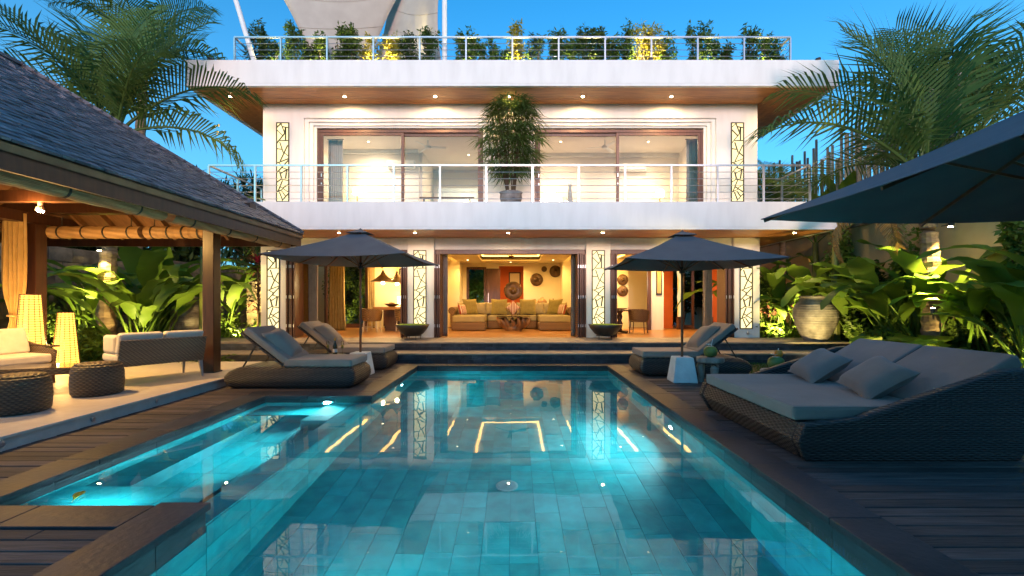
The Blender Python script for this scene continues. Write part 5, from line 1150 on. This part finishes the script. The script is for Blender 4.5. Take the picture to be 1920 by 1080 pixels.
for k, (az, ti) in enumerate(((95, 18), (-80, -5), (-30, 14), (150, -12), (40, -10), (-140, -25), (80, -30))): mesh_obj('leaf', LV['banana'][k % 3], t_, (0, 0, 3.5), (R(ti), 0, R(az)), .85)
def bush(name, label, cat, loc, rx, ry, h, n, m, ll=.10, lw=.03, z0=.1, stems=5, seed=1, group=None, gap=.25):
    t_ = thing(name, label, cat, loc, 0, group); r = random.Random(seed); mb = MB(); cl = [(r.uniform(-.7, .7), r.uniform(-.7, .7), r.uniform(.12, .92), r.uniform(.3, .5)) for _ in range(12)]
    for k in range(n):
        c = r.choice(cl); v = Vector((r.gauss(0, 1), r.gauss(0, 1), r.gauss(0, 1))).normalized() * (r.random() ** .4) * c[3]
        wz = 1.0 if cat == 'bamboo' else 1.0 - .45 * abs(c[2] - .55); p = Vector(((c[0] * wz + v.x) * rx, (c[1] * wz + v.y) * ry, z0 + (c[2] + v.z * .55) * (h - z0)))
        if p.z < z0 * .5: continue
        d = Vector((r.gauss(0, 1), r.gauss(0, 1), r.gauss(-.1, .7))).normalized(); s_ = d.cross(Vector((r.gauss(0, 1), r.gauss(0, 1), r.gauss(0, 1)))).normalized() * lw * r.uniform(.7, 1.3); l = ll * r.uniform(.7, 1.4)
        mb.add([p, p + d * l * .5 + s_, p + d * l, p + d * l * .5 - s_], [(0, 1, 2, 3)])
    mb.build('foliage', m, t_); st = MB()
    for k in range(stems):
        c = cl[k]; st.tube([(c[0] * rx * .25, c[1] * ry * .25, 0), (c[0] * rx * .6, c[1] * ry * .6, h * .5), (c[0] * rx, c[1] * ry, h * .85)], [.018, .012, .005], 5)
    st.build('stems', TWIG, t_); return t_
# pandanus trees beyond the left wall
def pandanus(label, loc, h, r0, heads):
    t_ = thing('pandanus_tree', label, 'tree', loc, 0, 'spiky trees beyond the left wall'); r = random.Random(int(-loc[0] * 13)); MB().tube([(0, 0, 0), (.1, 0, h * .5), (0, 0, h * .75)], [.2, .16, .12], 9).build('trunk', BARK, t_)
    cr_ = MB(); lm = MB()
    for k in range(heads):
        a = r.random() * 2 * PI; e = r.uniform(-.25, 1.3); rr = r0 * r.uniform(.55, 1); c = Vector((rr * cos(a) * cos(e), rr * sin(a) * cos(e), h * .72 + rr * sin(e) * .8)); lm.tube([(0, 0, h * .68), c * .6 + Vector((0, 0, h * .28)), c], [.06, .04, .03], 5)
        for j in range(30):
            d = Vector((r.gauss(0, 1), r.gauss(0, 1), r.gauss(.35, .8))).normalized(); s_ = d.cross(Vector((0, 0, 1))).normalized() * .03; l = r.uniform(.45, .8); m_ = c + d * l * .6; cr_.add([c - s_ * .5, c + s_ * .5, m_ + s_, m_ - s_, c + d * l + Vector((0, 0, -.16))], [(0, 1, 2, 3), (3, 2, 4)])
    lm.build('limbs', BARK, t_); cr_.build('crown', PAND, t_)
pandanus('spiky evergreen tree nearest the villa beyond the left wall', (-10.3, 19.0, -.05), 7.0, 1.9, 70); pandanus('spiky evergreen tree in the middle beyond the left wall', (-13.2, 19.5, -.05), 7.3, 2.1, 75); pandanus('spiky evergreen tree behind the pavilion ridge', (-16.4, 20.0, -.05), 6.8, 2.1, 70); pandanus('low spiky tree filling the gap beside the villa wall', (-9.4, 16.8, -.05), 4.4, 1.3, 50)
# right garden
G = 'tropical plants in the right garden'
for k, (x, y, n, s_, lab) in enumerate(((8.6, 14.2, 9, 1.35, 'heliconia clump in the bed right of the right villa pillar'), (9.2, 12.2, 9, 1.4, 'heliconia clump behind the big stone urn'), (9.05, 10.3, 9, 1.3, 'heliconia clump just behind the right uplit palm trunk'), (9.2, 8.9, 9, 1.3, 'heliconia clump right of the uplit palm trunk'), (9.15, 10.6, 9, 1.5, 'heliconia clump between the right palm and the wall'), (9.25, 13.4, 9, 1.6, 'tall heliconia clump at the far right wall'), (8.1, 15.0, 9, 1.5, 'heliconia clump at the right corner of the villa'), (8.7, 7.7, 8, 1.2, 'heliconia clump nearest the daybed head by the wall'), (9.25, 7.9, 8, 1.45, 'heliconia clump at the right picture edge under the umbrella'), (9.0, 9.9, 8, 1.55, 'heliconia clump half hidden behind the right palm trunk'))):
    rosette('heliconia', lab, 'plant', (x, y, -.05), 'heli', n + 6, s_ * 1.22, .28, group=G)
for k, (x, y, s_, lab) in enumerate(((6.9, 8.9, 1.0, 'elephant ear plant just behind the daybed pillows'), (8.0, 9.7, 1.15, 'elephant ear plant right of the big urn'), (7.3, 7.9, 1.0, 'bright elephant ear plant behind the daybed headboard'), (8.1, 8.4, 1.2, 'bright elephant ear plant at the foot of the right palm'), (7.6, 7.1, .95, 'low elephant ear plant at the right end of the daybed'), (8.2, 9.2, 1.2, 'elephant ear plant left of the palm foot'), (7.75, 9.9, .9, 'elephant ear plant beside the lawn'), (8.5, 7.0, 1.05, 'elephant ear plant in the corner by the wall'))): rosette('elephant_ear', lab, 'plant', (x, y, -.05), 'ear', 10, s_, .16, group=G, tiltmax=22)
for k in range(8): rosette('strap_leaf_plant', '%s grassy green clump from the left in the bed right of the right pillar' % ORD[k], 'plant', (7.6 + .24 * k, 13.75 + .3 * (k % 3), .34), 'strap', 26, 1.25, .12, group='lit grassy clumps by the right pillar')
rosette('cordyline', 'dark red cordyline in the bed behind the right pillar', 'plant', (8.05, 14.3, .9), 'cord', 30, 1.2, .05, up=.5, group=None)
for k, (x, y, rx, h, lab) in enumerate(((8.0, 14.6, .8, 2.2, 'fine leaved shrub behind the right pillar'), (8.75, 11.4, .4, 1.0, 'dark leafy shrub right of the stone urn foot'), (8.45, 10.3, .5, .9, 'dark leafy shrub between the urn and the palm'), (9.1, 11.6, .5, 2.6, 'tall leafy shrub along the right wall'), (9.2, 9.3, .4, 1.5, 'leafy shrub at the wall behind the elephant ears'), (6.9, 7.3, .35, .6, 'low leafy shrub beside the daybed'), (9.2, 8.2, .4, 3.5, 'tall leafy shrub at the wall nearest the right picture edge'), (9.3, 10.9, .35, 3.4, 'tall leafy shrub at the wall behind the uplit palm'), (9.25, 12.9, .4, 3.6, 'tall leafy shrub at the wall beyond the urn'))): bush('leafy_shrub', lab, 'shrub', (x, y, -.05), rx, rx, h, 2600, FINE, .13, .035, seed=k + 3, group=G)
for k, (x, y, rx, h, lab) in enumerate(((-7.9, 14.9, .6, 1.6, 'fine leaved shrub behind the lit grassy bed'), (-9.6, 14.4, .8, 2.0, 'leafy shrub at the foot of the left stone wall'), (-11.4, 11.0, .5, 1.3, 'leafy shrub behind the tall lantern'), (-10.1, 10.8, .4, .9, 'leafy shrub behind the left end of the loveseat'), (-8.0, 20.4, 1.0, 3.0, 'shrub outside the dining room doors'), (-6.9, 20.6, .9, 3.2, 'shrub seen through the dining room rear doors'))): bush('leafy_shrub', lab, 'shrub', (x, y, -.05), rx, rx, h, 2400, FINE, .13, .035, seed=k + 30, group='leafy shrubs of the left garden')
bush('bamboo_clump', 'green bamboo seen through the open rear door', 'bamboo', (-1.9, 21.9, TZ - .03), .55, .35, 2.9, 2600, PALM, .2, .02, seed=50)
for k, (x, lab) in enumerate(((9.4, 'banana plant beside the bamboo pole fence right of the balcony'), (8.9, 'broad banana plant under the low palm frond right of the villa'))):
    t_ = thing('banana_plant', lab, 'plant', (x, 14.2 - k * 1.6, -.05)); MB().tube([(0, 0, 0), (0, 0, 3.4)], [.13, .08], 10).build('stem', STEM, t_)
    for j, (az, ti) in enumerate(((20, 22), (100, 6), (-60, 10), (160, -10), (60, -20), (-130, -20))): mesh_obj('leaf', LV['banana'][j % 3], t_, (0, 0, 3.3), (R(ti), 0, R(az)), .95)
# potted palm on the balcony
t_ = thing('potted_palm', 'tall potted lady palm in the middle of the balcony', 'plant', (-.09, 12.75, 4.118)); MB().lathe([(.2, 0), (.26, .06), (.31, .3), (.3, .4), (.33, .44), (.27, .45), (.25, .40), (.02, .38)], 26).build('stone_pot', URN, t_, smooth=True)
fo = MB(); sm = MB(); r = random.Random(8)
for k in range(16):
    a = r.random() * 2 * PI; tp = Vector((cos(a) * r.uniform(.1, .55), sin(a) * r.uniform(.1, .45), r.uniform(1.3, 2.75))); sm.tube([(cos(a) * .1, sin(a) * .1, .38), tp * .5 + Vector((0, 0, .2)), tp], [.018, .014, .01], 5)
for k in range(360):
    zc = r.uniform(.85, 2.85); rad = .95 * sin(PI * min(1, max(.06, (zc - .55) / 2.5))) ** .7; a = r.random() * 2 * PI; q = rad * .8 * r.random() ** .6 * r.uniform(.7, 1.1); c = Vector((q * cos(a), q * sin(a) * .8, zc)); ax = Vector((cos(a), sin(a), r.uniform(-.5, .6))).normalized(); sd = ax.cross(Vector((0, 0, 1))).normalized(); nn = 8
    for j in range(nn):
        b = (j / (nn - 1) - .5) * R(200); d = (ax * cos(b) + sd * sin(b) + Vector((0, 0, -.18))).normalized(); l = r.uniform(.30, .52); w_ = d.cross(Vector((r.uniform(-.3, .3), r.uniform(-.3, .3), 1))).normalized() * .016; fo.add([c, c + d * l * .5 + w_, c + d * l + Vector((0, 0, -.10)), c + d * l * .5 - w_], [(0, 1, 2, 3)])
fo.build('fan_leaves', PALM, t_); sm.build('canes', TWIG, t_)
for c_ in t_.children:
    if c_.name.startswith(('fan', 'canes')): c_.scale = (1.15, 1.1, 1.1)
# roof terrace bamboo in pots
RT = [(483, 0), (520, 0), (553, 0), (583, 0), (604, 0), (640, 0), (662, 0), (693, 1), (735, 1), (767, 0), (808, 0), (868, 0), (893, 0), (918, 0), (943, 0), (970, 1), (1004, 0), (1042, 0), (1075, 0), (1099, 0), (1117, 0), (1145, 0), (1172, 0), (1202, 1), (1228, 1), (1250, 0), (1304, 0), (1332, 0), (1360, 0), (1405, 0), (1436, 0), (1452, 0)]
for k, (px, yl) in enumerate(RT):
    X = (px - 964) * 13.7 / 853; hh = random.Random(k).uniform(1.2, 1.85)
    t_ = bush('potted_bamboo', '%s potted bamboo from the left along the roof railing%s' % (ORD[k], ', lit yellow' if yl else ''), 'bamboo', (X, 13.7, 8.058),   .31, .26, hh, 1200, YEL if yl else FINE, .12, .02, z0=.25, stems=5, seed=k + 70, group='potted bamboos on the roof terrace')  # lit ones have the uplight's yellow painted into the leaf colour
    MB().lathe([(.13, 0), (.17, .3), (.18, .32), (.14, .32), (.01, .28)], 14).build('pot', WHITEPAINT if k == 2 else URN, t_)
HEDGE = leafmat('hedge_foliage', (.03, .06, .014), (.05, .085, .016))
for k, (x, y, rx, h, lab) in enumerate(((-15, 11.5, 2.2, 6.0, 'dense dark tree beyond the stone wall behind the lanterns'), (-15.2, 15, 2.2, 6.4, 'dense dark tree beyond the stone wall in the middle'), (-14.6, 18.5, 2.2, 6.2, 'dense dark tree beyond the stone wall nearest the villa'), (-11.2, 22.5, 2.4, 5.6, 'dense dark tree behind the left rear corner of the villa'), (-8.4, 25.0, 2.4, 5.0, 'dense dark tree seen through the dining room'), (-2.2, 26, 2.2, 5.0, 'dense dark tree behind the open rear door'), (4.5, 25.5, 2.4, 5.0, 'dense dark tree behind the right room'), (8.3, 23.5, 2.2, 5.2, 'dense dark tree behind the right rear corner of the villa'), (13, 13.5, 2.2, 5.2, 'dense dark tree beyond the bamboo pole fence'), (12.5, 17.5, 2.2, 4.8, 'second dense dark tree further back beyond the bamboo pole fence'))):
    bush('dense_tree', lab, 'tree', (x, y, -.05), rx, rx * .8, h, 7000, HEDGE, .32, .075, z0=.2, stems=8, seed=k + 200, group='dense trees around the garden')
# ------------------------------------------------------------------ boundary walls and the bamboo pole fence
STONE = mat('rough_stone_wall', (.30, .25, .19), (.12, .10, .08), sc=3, rough=.85, rnd=.3, bump=.5, bsc=10); GREY = mat('silvered_bamboo_pole', (.30, .28, .26), (.20, .18, .17), sc=4, rough=.7, rnd=.3, st=(1, 1, .3))
t_ = thing('boundary_wall', 'cream garden wall behind the right planting', 'wall', (9.75, 13, 0)); wbox('rendered_wall', mat('cream_garden_render', (.44, .34, .19), (.36, .27, .15), sc=1.5, rough=.85, bump=.1), t_, 9.6, 3, -.05, 9.85, 27, 3.6); wbox('wall_cap', STONE, t_, 9.55, 3, 3.602, 9.9, 27, 3.68)
t_ = thing('bamboo_pole_fence', 'tall silvered bamboo pole fence above the right garden wall', 'fence', (9.95, 15, 0)); r = random.Random(6)
for k in range(120):
    y = 10.2 + k * .115; h = r.uniform(5.6, 6.9); Wp(mesh_obj('bamboo_pole', MB().tube([(0, 0, -.05), (r.uniform(-.03, .03), 0, h)], [.045, .038], 7).mesh('bamboo_pole', GREY), None, (9.97 + r.uniform(-.05, .05), y, 0)), t_)
for z in (1.5, 4.6): Wp(MB().tube([(9.9, 10.1, z), (9.9, 24.1, z)], .03, 6).build('fence_rail', GREY), t_)
t_ = thing('stone_boundary_wall', 'rough stone wall behind the left planting', 'wall', (-12.6, 14, 0)); wbox('wall_core', STONE, t_, -12.7, 9, -.05, -12.42, 24, 3.0); r = random.Random(9)
for j in range(8):
    y = 9
    while y < 17.5:
        l = r.uniform(.4, .85); d = r.uniform(.02, .06); Wp(tile('wall_stone', group0, 0, 0, 0, .1, l - .02, .36, STONE) if False else box('wall_stone', STONE, None, -12.42 - .02, y + .01, -.04 + j * .378, -12.42 + d, y + l - .01, -.04 + (j + 1) * .378 - .02), t_); y += l
t_ = thing('stone_garden_pier', 'pale rough stone pier lit behind the pavilion pillar', 'pier', (-8.72, 15.5, 0)); wbox('pier_core', STONE, t_, -8.95, 15.3, -.05, -8.45, 15.8, 2.2)
for j in range(7): wbox('pier_stone', STONE, t_, -8.97, 15.26, -.04 + j * .32, -8.72 + .1 * (j % 2), 15.298, .26 + j * .32); wbox('pier_stone', STONE, t_, -8.71 + .1 * (j % 2), 15.255, -.04 + j * .32, -8.43, 15.297, .26 + j * .32)
# ------------------------------------------------------------------ garden uplights
def uplight(label, loc, to, p, size=70, color=(1, .72, .22)):
    t_ = thing('garden_uplight', label, 'spotlight', loc, 0, 'garden uplights'); d = (Vector(to) - Vector(loc)).normalized()
    MB().tube([(0, 0, -.03), (0, 0, .1)], .012, 6).build('spike', BLACK, t_); MB().tube([Vector((0, 0, .12)) - d * .06, Vector((0, 0, .12)) + d * .05], .04, 10).build('housing', BLACK, t_); MB().tube([Vector((0, 0, .12)) + d * .052, Vector((0, 0, .12)) + d * .058], .033, 10).build('lens', BULB, t_)
    spot('uplight_beam', t_, Vector(loc) + Vector((0, 0, .12)) + d * .09, to, p * 3.2, color, size)
uplight('garden uplight aimed at the heliconias behind the loveseat', (-8.5, 10.45, -.03), (-9.2, 11.8, 1.9), 55, 120); uplight('garden uplight in the grassy bed beside the left pillar', (-8.4, 13.54, .36), (-8.4, 15.0, 1.2), 120, 120); uplight('garden uplight behind the tall lantern', (-10.6, 10.5, -.03), (-11.4, 12.6, 2.0), 65, 120)
uplight('garden uplight among the elephant ears behind the daybed', (6.75, 7.35, -.03), (7.6, 8.9, 1.0), 230, 140); uplight('garden uplight behind the stone urn', (7.3, 10.75, -.03), (8.6, 12.4, 1.8), 45, 120); uplight('garden uplight in the grassy bed behind the right pillar', (7.9, 13.55, .36), (8.3, 14.6, 1.2), 120, 120); uplight('garden uplight near the right end of the daybed', (7.5, 6.5, -.03), (8.4, 8.4, 1.5), 260, 130); uplight('garden uplight aimed up into the right palm crown', (8.1, 8.8, 1.2), (8.75, 9.7, 4.6), 220, 80)
def trunk_spot(label, loc, to, p):
    t_ = thing('trunk_spotlight', label, 'spotlight', loc, 0, 'spotlights strapped to palm trunks'); d = (Vector(to) - Vector(loc)).normalized()
    MB().tube([-d * .1, d * .02], .05, 12).build('housing', BLACK, t_); MB().tube([d * .022, d * .03], .042, 12).build('lens', BULB, t_); MB().tube([(0, 0, .02), (0, .2, .02)], .012, 6).build('bracket', BLACK, t_)
    spot('spot_beam', t_, Vector(loc) + d * .06, to, p, (1, .66, .2), 75)
trunk_spot('spotlight strapped high on the right palm trunk', (8.85, 9.22, 3.05), (8.82, 9.5, 1.0), 420); trunk_spot('spotlight strapped to the left palm trunk', (-9.9, 10.85, 2.75), (-10.0, 11.12, 1.2), 300)
uplight('garden uplight outside the dining room', (-7.9, 19.2, -.03), (-8.3, 20.4, 1.8), 70, 110); uplight('garden uplight outside the open rear door', (-1.6, 21.2, TZ), (-1.9, 22, 2), 12, 100, (.8, 1, .3))
for k, px in enumerate((693, 735, 970, 1202, 1228, 520, 600, 880, 1042, 1110, 1330, 1430)): uplight(['roof uplight under the lit yellow bamboo right of the left sail', 'roof uplight under the lit bamboo left of the middle mast', 'roof uplight under the lit bamboo above the potted palm', 'roof uplight under the left one of the right yellow pair', 'roof uplight under the right one of the right yellow pair'][k] if k < 5 else '%s roof uplight from the left under the green bamboo' % ORD[k - 5], ((px - 964) * 13.45 / 853, 13.45, 8.09), ((px - 964) * 13.7 / 853, 13.7, 9.3), 40 if k < 5 else 22, 120, (1, .80, .30))

t_ = thing('floating_leaf', 'small yellow leaf floating on the near left corner of the spa', 'leaf', (-3.47, 3.63, WZ + .004), R(20))
MB().sheet(lambda u, v: ((u - .5) * .07 * sin(PI * max(.03, min(.97, v))), (v - .5) * .16, .012 * (2 * u - 1) ** 2 + .01 * sin(v * 3)), 4, 8, (0, 0, .002)).build('leaf_blade', YEL, t_, smooth=True)
MB().tube([(0, -.08, .004), (.01, -.12, .006)], .003, 5).build('stalk', STEM, t_)

# ------------------------------------------------------------------ added unseen wall and trees behind the camera: they shade the pool from afterglow
t_ = thing('added_shade_wall', 'added wall behind the camera that shades the pool', 'wall', (0, -6, 0)); wbox('rendered_wall', STONE, t_, -13, -6.2, -.05, 10, -5.9, 2.8); wbox('wall_cap', STONE, t_, -13, -6.25, 2.802, 10, -5.85, 2.88)
for k in range(9): bush('dense_tree', '%s added shade tree from the left behind the camera' % ORD[k], 'tree', (-12.4 + k * 2.75, -7.6, -.05), 1.9, 1.2, 4.9 + .5 * (k % 2), 5200, HEDGE, .34, .10, z0=.2, stems=8, seed=k + 300, group='added shade trees behind the camera')
